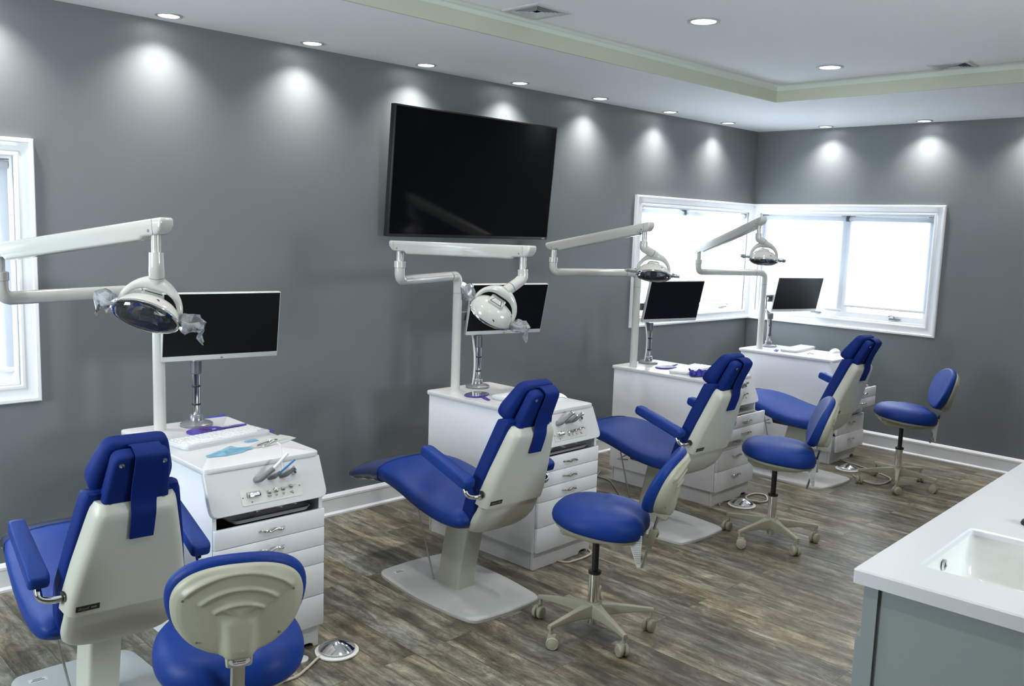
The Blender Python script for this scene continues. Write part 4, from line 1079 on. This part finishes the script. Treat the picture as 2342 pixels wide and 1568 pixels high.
    bm = BM(); flatcap(bm, [(-0.026, -0.024, 0.0497), (0.018, -0.024, 0.0497), (0.009, 0.004, 0.0497), (-0.017, 0.004, 0.0497)], Mh); obj('label_face', bm, M_WHITEP, cl, 0)
    bm = BM()
    for q in range(4): box(bm, (-0.004, -0.019 + 0.006 * q, 0.0499), (0.034 - 0.005 * q, 0.0015, 0.0003), Mh)
    obj('label_print', bm, M_INK, cl, 0)
    bm = BM(); stack(bm, o_, [(0.0, -0.024), (-0.003, -0.028), (-0.003, -0.033), (0.001, -0.036), (0.006, -0.034), (0.006, -0.026)], Mh, cap0=False, cap1=False); obj('rim', bm, M_CHROME, hd, 50)
    # faceted mirror inside
    bm = BM(); of2 = sell(hx - 0.007, hy - 0.007, 2.2, 16, of)
    stack(bm, of2, [(0.0, -0.030), (0.018, -0.012), (0.040, 0.004), (0.06, 0.012)], Mh, cap0=False); obj('reflector', bm, M_REFL, hd, 0)
    bm = BM(); box(bm, (0, 0, -0.020), (0.036, 0.026, 0.030), Mh, 0.004); obj('bulb_shield', bm, M_NAVYSH, hd, 30)
    bm = BM(); stack(bm, o_, [(0.006, -0.034), (0.012, -0.042), (0.030, -0.052), (0.055, -0.058), (0.080, -0.059)], Mh, cap0=False); obj('clear_shield', bm, M_CLEAR2, hd, 60)
    bm = BM(); lathe(bm, [(0.006, 0), (0.006, 0.002), (0.001, 0.002)], 10, Mh @ Matrix.Translation((0.028, -0.066, -0.006)) @ Matrix.Rotation(R(80), 4, 'X')); obj('head_vent', bm, M_BLACKP, hd)
    for sx in (-1, 1):
        bm = BM(); A = Vector((sx * 0.096, 0, -0.012)); B = Vector((sx * 0.127, 0.004, -0.014)); C = Vector((sx * 0.154, 0.010, 0.004 if wrapped else -0.008))
        tube(bm, [A, B, C], [0.006, 0.007, 0.009], 10, Mh); hn = obj('lamp_handle', bm, M_GREYP if not wrapped else M_HANDLE, hd)
        bm = BM(); random.seed(k * 7 + sx)
        rg = []
        for q in range(7):
            s = q / 6; cpt = A * (1 - s) + C * s + Vector((sx * 0.012 * s, 0, 0)); rr_ = (0.010 + 0.016 * math.sin(math.pi * min(1, s * 0.9 + 0.1))) * (1.0 if wrapped else 0.6)
            rg.append([cpt + Vector((random.uniform(-1, 1) * 0.003, math.cos(a) * rr_ * random.uniform(0.6, 1.25), math.sin(a) * rr_ * random.uniform(0.6, 1.25))) for a in [2 * math.pi * j / 9 for j in range(9)]])
        if wrapped:
            dn = (Mh.to_3x3().inverted() @ Vector((0, 0, -1)))
            rg = [[p + (p - (A * (1 - i_ / 6) + C * (i_ / 6))) * 0.32 for p in r_] for i_, r_ in enumerate(rg)]
            cpt = C + dn * 0.055 + Vector((sx * 0.010, 0, 0)); rg.append([C + dn * 0.03 + Vector((random.uniform(-1, 1) * 0.006, math.cos(a) * 0.020, math.sin(a) * 0.016)) for a in [2 * math.pi * j / 9 for j in range(9)]])
            rg.append([cpt + Vector((random.uniform(-1, 1) * 0.004, math.cos(a) * 0.006, math.sin(a) * 0.006)) for a in [2 * math.pi * j / 9 for j in range(9)]])
        loft(bm, rg, M=Mh); obj('plastic_sleeve', bm, M_SLEEVE, hn, 15, 'crumpled clear plastic sleeve on the handle')
    return t
M_NAVYSH = mat('navy_bulb_shield', (0.01, 0.012, 0.04), 0.25)
M_HANDLE = mat('pale_grey_handle', (0.30, 0.31, 0.30), 0.4)
lamp(0, (-5.656, -0.613), 117, 0.68, (-6.060, -1.565, 1.655), (-6.076, -1.544, 1.400), dvec(0.95, -0.26, -0.12), dvec(0.10, -0.66, 0.62), 'white dental lamp nearest the camera, its dark reflector opening facing this way', dvec(0.15, 1, -0.1), True, 1.385)
lamp(1, (-3.993, -0.597), 112, 0.65, (-4.490, -1.590, 1.592), (-4.606, -1.540, 1.345), dvec(0.82, -0.50, 0.1), dvec(-0.30, -0.70, -0.42), 'white dental lamp in front of the television corner, its label and back facing this way', dvec(0.35, 0.85, 0.15), True)
lamp(2, (-2.439, -0.625), 153, 0.65, (-3.110, -1.175, 1.715), (-3.035, -1.195, 1.470), dvec(0.97, -0.10, -0.1), dvec(0.10, -0.86, 0.42), 'white dental lamp hanging in front of the third monitor, its opening turned down', dvec(-0.22, 1, 0), False)
lamp(3, (-0.761, -0.593), 155, 0.65, (-1.620, -1.020, 1.785), (-1.575, -1.045, 1.548), dvec(0.98, -0.08, 0), dvec(0.05, -0.93, 0.22), 'white dental lamp farthest away, hanging against the bright corner windows', dvec(-0.12, 1, 0), False, 1.402)

# ------------------------------------------------------------------ monitors on posts
def monitor(k, post, scr, yaw, tilt, label):
    ctop = scr[2] - 0.5 * MON[1] * math.cos(tilt) - CT - 0.003
    root = Vector((*post, CT)); t = thing('monitor_stand', label, 'monitor', root, 0, 'monitors on the carts')
    Mw = Matrix.Translation(-root)
    bm = BM(); lathe(bm, [(0.066, 0.0), (0.068, 0.004), (0.068, 0.011), (0.060, 0.016), (0.036, 0.019), (0.030, 0.023), (0.028, 0.046), (0.024, 0.050)], 40); obj('round_foot', bm, M_FOOT, t, 40)
    bm = BM(); lathe(bm, [(0.0165, 0.048), (0.0165, 0.25)], 24); po = obj('chrome_post', bm, M_CHROME, t)
    bm = BM(); lathe(bm, [(0.019, 0.228), (0.0235, 0.231), (0.0235, ctop - 0.004), (0.019, ctop)], 24); obj('post_collar', bm, M_GREYM, t, 40)
    for z in (0.095, 0.175):
        bm = BM(); lathe(bm, [(0.0178, z - 0.004), (0.0185, z - 0.003), (0.0185, z + 0.003), (0.0178, z + 0.004)], 24); obj('cable_tie', bm, M_BLACKP, po)
    if k > 0:
        bm = BM()
        for dx, m_ in ((-0.024, 0), (-0.031, 1)):
            tube(bm, catmull([(dx * 0.9, 0.030, 0.31), (dx, 0.002, 0.2), (dx * 0.95, 0, 0.1), (dx * 1.2, 0.004, 0.012)], 5), 0.0028, 8)
        obj('post_cable', bm, M_PAPER if k != 1 else M_PAPER, t)
    c = Vector(scr); r = Vector((math.cos(yaw), math.sin(yaw), 0)); nf = Vector((math.sin(yaw), -math.cos(yaw), 0))
    u = UV * math.cos(tilt) + nf * math.sin(tilt); n = r.cross(u); n = n if n.dot(nf) > 0 else -n
    Mm = Mw @ mrot(r, u, n, c)
    w, h = MON
    bm = BM(); box(bm, (0, 0, -0.011), (w, h, 0.022), Mm, 0.003); fr = obj('monitor_housing', bm, M_SILVER, t, 30)
    bm = BM(); box(bm, (0, 0.0095, 0.0004), (w - 0.008, h - 0.027, 0.0012), Mm); obj('monitor_screen', bm, M_MSCREEN, t, 0)
    text('monitor_logo', 'hp', 0.012, Mm @ Matrix.Translation((0, -h / 2 + 0.009, 0.0008)), M_GREYINK, fr, shear=0.3)
    bm = BM(); bq = Vector((0, 0, 0.31)); e = Mm @ Vector((-0.06, -0.02, -0.04))
    box(bm, (-0.02, -0.02, -0.03), (0.11, 0.11, 0.018), Mm, 0.003); tube(bm, fillet([(0, 0.0, 0.262), (0, 0.052, 0.30), (0, 0.052, e.z), tuple(e)], 0.02, 5), 0.012, 12)
    if k >= 1: box(bm, (-0.16, -0.045, -0.036), (0.25, 0.05, 0.012), Mm, 0.003); obj('mount_bracket', bm, M_GREYM, t, 40)
MON = (0.505, 0.295)
M_FOOT = mat('grey_cast_foot', (0.22, 0.23, 0.24), 0.25, 0.4)
monitor(0, (-5.499, -0.623), (-5.412, -0.70, 1.228), -0.136, 0.152, 'white-rimmed black monitor on the nearest cart, beside the nearest lamp')
monitor(1, (-3.843, -0.616), (-3.696, -0.69, 1.233), -0.190, 0.238, 'white-rimmed black monitor partly hidden behind the lamp with the label')
monitor(2, (-2.218, -0.582), (-2.060, -0.66, 1.220), -0.190, 0.234, 'black monitor in front of the long-wall part of the corner windows')
monitor(3, (-0.563, -0.558), (-0.267, -0.63, 1.214), -0.291, 0.222, 'black monitor in front of the short-wall window, on the corner cart')

# ------------------------------------------------------------------ keyboards and mice
def keyboard(loc, rz, label, keys=True):
    t = thing('keyboard', label, 'keyboard', loc, rz, 'white keyboards on the carts')
    w, d = 0.40, 0.135
    bm = BM(); o_ = roundpoly([(-w / 2, -d / 2), (w / 2, -d / 2), (w / 2, d / 2), (-w / 2, d / 2)], 0.014, 5)
    stack(bm, o_, [(0.006, 0.0), (0.003, 0.004), (0.004, 0.006), (0.0, 0.009), (0.0, 0.018), (0.004, 0.021)]); obj('keyboard_shell', bm, M_KEYB, t, 30)
    random.seed(2)
    me = {}
    def key(x, y, kw):
        kk = round(kw, 4)
        if kk not in me:
            bm = BM(); o_ = roundpoly([(-kw / 2, -0.0085), (kw / 2, -0.0085), (kw / 2, 0.0085), (-kw / 2, 0.0085)], 0.002, 2)
            stack(bm, o_, [(0.0, 0.0), (0.0005, 0.003), (0.002, 0.0045), (0.004, 0.0042)]); o = obj('key', bm, M_KEY, t, 40); me[kk] = o.data
        else: o = link(bpy.data.objects.new('key', me[kk]), t)
        o.location = (x, y, 0.0205)
    if keys:
        rows = 5
        for r_ in range(rows):
            y = 0.048 - r_ * 0.0235; x = -w / 2 + 0.012
            widths = [0.0175] * 18
            if r_ == rows - 1: widths = [0.0175, 0.0175, 0.0175, 0.102] + [0.0175] * 8
            elif r_ == 2: widths = [0.030] + [0.0175] * 11 + [0.030] + [0.0175] * 4
            for kw in widths:
                if x + kw > w / 2 - 0.008: break
                key(x + kw / 2, y, kw); x += kw + 0.0033
    else:
        bm = BM(); box(bm, (0, 0, 0.0225), (w - 0.02, d - 0.022, 0.004), None, 0.0015); obj('key_bed', bm, M_KEY, t)
    return t
keyboard((-5.540, -0.925, CT), R(8.5), 'white keyboard with raised round-edged keys beside the torn blue pouch')
keyboard((-3.815, -0.97, CT), R(4), 'slim white keyboard beside the upturned mirror, half behind a headrest', False)
keyboard((-2.245, -0.955, CT), R(10), 'white keyboard beside the dark blue gloves')
keyboard((-0.545, -0.815, CT), R(6), 'plain white keyboard on the corner cart near the mouse', False)
def mouse(loc, rz, label):
    t = thing('computer_mouse', label, 'mouse', loc, rz, 'white computer mice')
    bm = BM(); rg = []
    for k in range(13):
        s = k / 12; x = -0.056 + 0.112 * s; h = 0.034 * math.sin(math.pi * (0.08 + 0.84 * s)) ** 0.7; w = 0.030 * math.sin(math.pi * (0.10 + 0.80 * s)) ** 0.5
        rg.append([(x, w * math.cos(a), max(0, h * math.sin(a)) if math.sin(a) > 0 else 0.0) for a in [2 * math.pi * q / 20 for q in range(20)]])
    loft(bm, rg); obj('mouse_shell', bm, M_KEY, t, 60)
    bm = BM(); tube(bm, [(-0.05, -0.027, 0.006), (-0.03, -0.032, 0.014), (0.01, -0.033, 0.016), (0.045, -0.026, 0.006)], 0.0012, 6); obj('mouse_seam', bm, M_GREYP, t)
mouse((-3.725, -1.12, CT), R(-12), 'white mouse on the cart under the television')
mouse((-0.412, -1.06, CT), R(-8), 'white mouse on the corner cart beside the headrest')

# ------------------------------------------------------------------ hand mirrors, tape, small things
def hand_mirror(loc, rz, hang, label, up=True, L=0.15, scale=1.0):
    t = thing('hand_mirror', label, 'mirror', loc, rz, 'purple hand mirrors')
    bm = BM(); o_ = sell(0.080 * scale, 0.056 * scale, 2.5, 40); stack(bm, o_, [(0.003, 0), (0, 0.003), (0, 0.007), (0.004, 0.009)]); obj('mirror_frame', bm, M_PURPLE, t)
    bm = BM(); stack(bm, o_, [(0.006, 0.0085), (0.007, 0.0098), (0.02, 0.0098)]); g = obj('mirror_plate', bm, M_MIRROR if up else M_PURPLE, t)
    if not up:
        bm = BM()
        for q in range(3): box(bm, (0.0, 0.012 - 0.012 * q, 0.0102), (0.045 - 0.01 * q, 0.004, 0.0004))
        obj('mirror_lettering', bm, M_MAROON, g, 0)
        bm = BM(); box(bm, (0.03, -0.012, 0.0103), (0.016, 0.008, 0.0004)); obj('mirror_emblem', bm, M_PAPER, g, 0)
    bm = BM(); a = R(hang); dx, dy = math.cos(a), math.sin(a); r0 = (0.074 if abs(dx) > 0.7 else 0.050) * scale
    tube(bm, [(dx * r0, dy * r0, 0.005), (dx * (r0 + 0.03), dy * (r0 + 0.03), 0.005), (dx * (r0 + L * 0.6), dy * (r0 + L * 0.6), 0.005), (dx * (r0 + L), dy * (r0 + L), 0.005)], [0.008, 0.007, 0.011, 0.007], 10, sy=0.5)
    obj('mirror_handle', bm, M_PURPLE, t)
M_MAROON = mat('maroon_print', (0.12, 0.02, 0.05), 0.6)
hand_mirror((-5.522, -0.760, CT), R(2), 3, 'purple hand mirror lying face down behind the nearest keyboard', False, 0.12)
hand_mirror((-4.010, -0.795, CT), R(20), -128, 'purple hand mirror lying face up beside the monitor foot under the television', True, 0.11)
hand_mirror((-2.285, -0.783, CT), R(-8), 22, 'purple hand mirror lying face up next to the keyboard with the gloves', True, 0.13)
t = thing('purple_holder', 'small purple holder lying beside the keyboard of the corner cart', 'holder', (-0.765, -0.748, CT), R(20))
bm = BM(); o_ = roundpoly([(-0.05, -0.01), (0.05, -0.01), (0.03, 0.02), (-0.01, 0.02)], 0.004, 3); stack(bm, o_, [(0, 0), (0, 0.006), (0.002, 0.008)]); obj('holder_body', bm, M_PURPLE, t)
bm = BM(); box(bm, (0.012, 0.006, 0.016), (0.035, 0.012, 0.016), None, 0.005); obj('holder_cup', bm, M_WHITEP, t)

def tape(pts, loc, label):
    bm = BM(); loft(bm, [[(x, y, 0.0) for x, y in pts], [(x, y, 0.0012) for x, y in pts]]); o = obj('tape_strip', bm, M_TAPE, None, 0); o.location = loc
    tag(o, label, 'tape', 'blue tape pieces on the nearest cart')
tape([(-0.06, -0.02), (0.02, -0.025), (0.045, 0.012), (0.035, 0.014), (-0.01, 0.0), (-0.052, -0.002)], (-5.345, -0.502, CT), 'strip of blue tape at the wall end of the nearest cart top')
tape([(-0.03, 0.015), (0.03, -0.002), (0.024, -0.034), (-0.012, -0.02)], (-5.313, -0.885, CT), 'strip of blue tape at the right end of the nearest keyboard')

def crumple(name, outline, loc, rz, m, label, cat, amp, seed, th=0.001, base=0.002):
    random.seed(seed)
    o_ = roundpoly(outline, 0.006, 2); cx = sum(p[0] for p in o_) / len(o_); cy = sum(p[1] for p in o_) / len(o_)
    hs_ = {}
    def wz(x, y): return base + amp * (0.5 + 0.5 * math.sin(x * 90 + seed) * math.cos(y * 110 + 2 * seed)) + amp * 0.5 * math.sin(x * 41 - y * 67 + seed)
    bm = BM(); rg = []
    K = 6
    for k in range(K + 1):
        s = 1 - k / K * 0.97
        rg.append([(cx + (x - cx) * s, cy + (y - cy) * s, max(0.0008, wz(cx + (x - cx) * s, cy + (y - cy) * s) * (0.5 if k == 0 else 1))) for x, y in o_])
    loft(bm, rg, False, True)
    r = bmesh.ops.solidify(bm, geom=list(bm.faces), thickness=-th)
    t = obj(name, bm, m, None, 25); t.location = loc; t.rotation_euler = (0, 0, rz); tag(t, label, cat); return t
crumple('blue_pouch', [(-0.115, 0.005), (-0.10, 0.02), (-0.04, 0.032), (0.03, 0.05), (0.06, 0.03), (0.095, 0.012), (0.085, -0.03), (0.05, -0.03), (0.02, -0.045), (-0.06, -0.045), (-0.085, -0.03), (-0.12, -0.02)], (-5.592, -1.125, CT), R(10), M_MASK, 'torn translucent blue pouch on the nearest cart top', 'pouch', 0.008, 3)
crumple('paper_pouch', [(-0.10, -0.02), (-0.09, 0.03), (0.0, 0.035), (0.09, 0.05), (0.125, 0.055), (0.13, 0.01), (0.12, -0.04), (0.03, -0.05)], (-5.405, -1.085, CT), R(20), M_POUCH, 'opened white sterilisation pouch holding steel pliers on the nearest cart', 'pouch', 0.004, 5)
crumple('paper_slip', [(-0.03, -0.008), (0.03, -0.02), (0.035, 0.012), (-0.02, 0.02)], (-5.455, -1.020, CT), R(12), M_MASK, 'narrow blue paper strip beside the white pouch on the nearest cart', 'paper', 0.003, 8)
t = thing('dental_pliers', 'steel dental pliers resting on the white pouch of the nearest cart', 'pliers', (-5.42, -1.11, CT + 0.010), R(28))
for sx in (-1, 1):
    bm = BM(); tube(bm, catmull([(-0.065, sx * 0.014, 0.0), (-0.03, sx * 0.012, 0.001), (0.02, sx * 0.002, 0.002), (0.05, -sx * 0.003, 0.0)], 5), 0.003, 8); obj('plier_arm', bm, M_TOOL, t)
bm = BM(); tube(bm, [(0.0, 0, 0.002), (0.005, 0.0, 0.008)], 0.005, 10); obj('plier_joint', bm, M_TOOL, t)
t = thing('syringe_tip', 'thin pale blue bent syringe tip standing by the pliers on the nearest cart', 'tip', (-5.485, -1.315, CT - 0.09), R(0))
bm = BM(); tube(bm, [(0, -0.01, 0.03), (0.0, 0.0, 0.125), (-0.003, 0.003, 0.140)], 0.0018, 8); tube(bm, [(-0.003, 0.003, 0.140), (-0.012, 0.012, 0.150)], 0.0024, 8); obj('tip_tube', bm, M_WHITEP, t)
# gloves
bm = BM(); random.seed(11)
pts = []
for j in range(9):
    s = j / 8; cx = -0.075 + 0.15 * s; hgt = 0.012 + 0.010 * abs(math.sin(j * 1.7)); wd = 0.020 + 0.010 * random.random()
    pts.append([(cx + random.uniform(-.004, .004), wd * math.cos(a) * random.uniform(0.6, 1.3), max(0.0, hgt + hgt * math.sin(a) * random.uniform(0.6, 1.5))) for a in [2 * math.pi * q / 10 for q in range(10)]])
loft(bm, pts)
for fx, fy, fz in ((-0.085, 0.012, 0.05), (-0.09, -0.02, 0.03), (-0.05, 0.03, 0.03), (0.02, 0.03, 0.028), (0.07, -0.03, 0.02)):
    tube(bm, [(fx * 0.7, fy * 0.3, 0.015), (fx, fy, fz)], [0.012, 0.005], 7)
g = obj('crumpled_glove', bm, M_GLOVE, None, 20); g.location = (-2.385, -1.135, CT); g.rotation_euler = (0, 0, R(-35)); tag(g, 'crumpled dark blue nitrile gloves on the cart beside the third keyboard', 'glove')
crumple('blue_pouch', [(-0.05, 0.0), (-0.02, 0.03), (0.05, 0.02), (0.06, -0.02), (-0.02, -0.03)], (-2.215, -1.09, CT), R(-30), M_MASK, 'pale blue pouch on the cart with the dark blue gloves', 'pouch', 0.010, 6)
crumple('paper_slip', [(-0.03, -0.02), (0.03, -0.015), (0.03, 0.02), (-0.025, 0.015)], (-2.09, -0.56, CT), R(10), M_POUCH, 'pale paper slip behind the monitor foot on the glove cart', 'paper', 0.002, 9)
t = thing('plastic_clip', 'tiny beige clip alone on the corner cart top', 'clip', (-0.690, -0.995, CT), R(-30))
bm = BM(); tube(bm, [(-0.02, 0, 0.003), (-0.005, 0.004, 0.010), (0.008, 0, 0.005), (0.028, -0.002, 0.003)], 0.003, 8); tube(bm, [(-0.018, 0.012, 0.003), (-0.004, 0.002, 0.009)], 0.003, 8); obj('clip_body', bm, M_CABLE, t)

# ------------------------------------------------------------------ foot pedals and cables
def pedal(loc, label):
    t = thing('foot_pedal', label, 'pedal', (*loc, 0), 0, 'round chrome foot pedals')
    bm = BM(); lathe(bm, [(0.082, 0.0), (0.086, 0.003), (0.086, 0.008), (0.080, 0.011)], 40); obj('pedal_base', bm, M_WHITEP, t)
    bm = BM(); lathe(bm, [(0.066, 0.010), (0.071, 0.016), (0.072, 0.020), (0.055, 0.031), (0.012, 0.048), (0.002, 0.049)], 48); obj('pedal_dome', bm, M_CHROME, t, 40)
pedal((-5.314, -1.447), 'round chrome foot pedal with its cable running to the front, nearest cart')
pedal((-2.300, -1.432), 'round chrome foot pedal beside the coiled beige cable')
pedal((-0.880, -1.455), 'round chrome foot pedal at the foot of the corner cart')
def cable(pts, r, loc, label, m=None, closed=False):
    bm = BM(); L_ = Vector((loc[0], loc[1], 0)); P = catmull([Vector(p) - L_ for p in pts], 8)
    tube(bm, P, r, 8); o = obj('floor_cable', bm, m or M_CABLE, None, 60); o.location = L_; tag(o, label, 'cable'); return o
z = 0.006
cable([(-5.385, -1.445, z), (-5.420, -1.462, z), (-5.486, -1.50, z), (-5.56, -1.528, z), (-5.66, -1.50, z), (-5.70, -1.42, z), (-5.68, -1.35, z), (-5.60, -1.33, z)], 0.0055, (-5.42, -1.45), 'beige cable looping on the floor from the nearest foot pedal')
cable([(-2.414, -1.345, z), (-2.38, -1.315, z), (-2.300, -1.318, z), (-2.215, -1.345, z), (-2.185, -1.41, z), (-2.165, -1.475, z), (-2.09, -1.490, z), (-1.99, -1.418, z), (-2.013, -1.355, z), (-2.118, -1.355, z), (-2.205, -1.42, z + 0.012), (-2.19, -1.48, z + 0.012)], 0.0055, (-2.3, -1.35), 'beige cable coiled on the floor beside the glove cart pedal')
cable([(-0.60, -1.275, z), (-0.66, -1.30, z), (-0.712, -1.432, z), (-0.755, -1.552, z), (-0.854, -1.741, z), (-0.958, -1.801, z), (-1.102, -1.786, z), (-1.113, -1.682, z), (-1.02, -1.56, z)], 0.0055, (-0.8, -1.5), 'beige cable running under the farthest stool from the corner cart')
cable([(-3.93, -1.30, z), (-3.900, -1.385, z), (-3.857, -1.400, z), (-3.757, -1.400, z), (-3.686, -1.372, z), (-3.66, -1.28, z)], 0.0055, (-3.8, -1.38), 'beige cable on the floor at the foot of the cart under the television')
cable([(-2.40, -0.36, z), (-2.53, -0.44, z), (-2.559, -0.571, z), (-2.75, -0.802, z), (-2.92, -0.98, z)], 0.004, (-2.55, -0.5), 'thin grey cable on the floor beside the long side of the glove cart', M_GREYP)
t = thing('floor_pad', 'small pale oval pad on the floor beside the nearest pedal', 'pad', (-5.470, -1.400, 0), R(-40))
bm = BM(); stack(bm, sell(0.048, 0.034, 2.4, 32), [(0, 0), (0, 0.004), (0.004, 0.006)]); obj('pad_disc', bm, M_BASE, t)

# ------------------------------------------------------------------ sink counter
RC = R(2.7)
t = thing('sink_counter', 'white counter slab with an undermount sink cut into its near end', 'counter', (-5.135, -3.405, 0.0), RC)
# local x runs away along the front edge, local y negative runs to the back
CZ = 0.90; SX0, SX1, SY0, SY1 = 0.150, 0.560, -0.560, -0.108
bm = BM()
th_ = 0.036
def slab_ring(zz, ins):
    return None
# top face as a frame round the sink cut-out
outer = roundpoly([(0.0, -0.70), (3.6, -0.70), (3.6, 0.0), (0.0, 0.0)], [0.006, 0.006, 0.006, 0.012], 4)
inner = roundpoly([(SX0, SY0), (SX1, SY0), (SX1, SY1), (SX0, SY1)], 0.018, 4)
n = len(outer)
def ringv(poly, z, ins=0.0, c=(0, 0)):
    out = []
    for p in poly:
        out.append((p[0], p[1], z))
    return out
rr_ = [ringv(outer, CZ - th_), ringv(outer, CZ - 0.004), [(x + (0.004 if x < 1 else -0.004), y + (-0.004 if y > -0.3 else 0.004), CZ) for x, y in outer],
       [(x + (-0.004 if x < 0.35 else 0.004), y + (0.004 if y > -0.3 else -0.004), CZ) for x, y in inner], ringv(inner, CZ - 0.004), ringv(inner, CZ - 0.018)]
loft(bm, rr_ + [rr_[0]], False, False)
obj('counter_top', bm, M_QUARTZ, t, 30)
bm = BM()
def sr(ins, z): return [(x + (ins if x < 0.35 else -ins), y + (-ins if y > -0.3 else ins), z) for x, y in roundpoly([(SX0 - 0.004, SY0 - 0.004), (SX1 + 0.004, SY0 - 0.004), (SX1 + 0.004, SY1 + 0.004), (SX0 - 0.004, SY1 + 0.004)], 0.03, 5)]
lv = [sr(0, CZ - 0.018), sr(0.003, CZ - 0.08), sr(0.012, CZ - 0.13), sr(0.030, CZ - 0.155), sr(0.07, CZ - 0.165), sr(0.15, CZ - 0.168)]
loft(bm, lv, False, True); sk = obj('sink_basin', bm, M_SINK, t, 60)
Mo = mrot((1, 0, 0), (0, 0, 1), (0, -1, 0), (SX0 + 0.185, SY1 - 0.001, CZ - 0.048))
bm = BM(); lathe(bm, [(0.015, 0.0), (0.015, 0.004), (0.011, 0.005), (0.010, 0.002)], 24, Mo, cap1=False); ov = obj('overflow_ring', bm, M_CHROME, sk)
bm = BM(); lathe(bm, [(0.0105, 0.0), (0.0105, 0.0025), (0.001, 0.0025)], 20, Mo); obj('overflow_hole', bm, M_BLACKP, ov)
bm = BM(); lathe(bm, [(0.022, 0), (0.022, 0.004), (0.016, 0.005), (0.014, 0.002), (0.001, 0.002)], 24, Matrix.Translation(((SX0 + SX1) / 2, (SY0 + SY1) / 2, CZ - 0.168))); obj('sink_drain', bm, M_CHROME, sk)
c = thing('sink_cabinet', 'grey cabinet with a door, standing under the white counter with the sink', 'cabinet', (-5.135, -3.405, 0.0), RC)
bm = BM(); zt = CZ - th_
box(bm, (0.034 + 0.009, -0.36, zt / 2), (0.018, 0.66, zt))
obj('end_panel', bm, M_GREYCAB, c, 0)
bm = BM(); box(bm, (1.8, -0.048, zt / 2 + 0.05), (3.5, 0.018, zt - 0.1)); box(bm, (0.036, -0.040, zt / 2), (0.026, 0.034, zt)); box(bm, (1.8, -0.66, zt / 2), (3.5, 0.02, zt)); obj('cabinet_frame', bm, M_GREYCAB, c, 0)
bm = BM(); box(bm, (0.24, -0.014, 0.42), (0.40, 0.020, 0.60), None, 0.002); obj('cabinet_door', bm, M_GREYCAB, c, 0)
bm = BM(); box(bm, (0.68, -0.014, 0.42), (0.40, 0.020, 0.60), None, 0.002); obj('cabinet_door', bm, M_GREYCAB, c, 0)
bm = BM(); box(bm, (1.8, -0.09, 0.05), (3.45, 0.02, 0.1)); obj('toe_kick', bm, M_BLACKP, c, 0)
p = Vector((-4.400, -3.592, CZ))
t = thing('sink_stopper', 'round black rubber stopper on the counter at the right edge', 'stopper', p)
bm = BM(); lathe(bm, [(0.028, 0.0), (0.030, 0.004), (0.026, 0.012), (0.010, 0.017), (0.001, 0.018)], 28); obj('stopper_disc', bm, M_RUBBER, t)
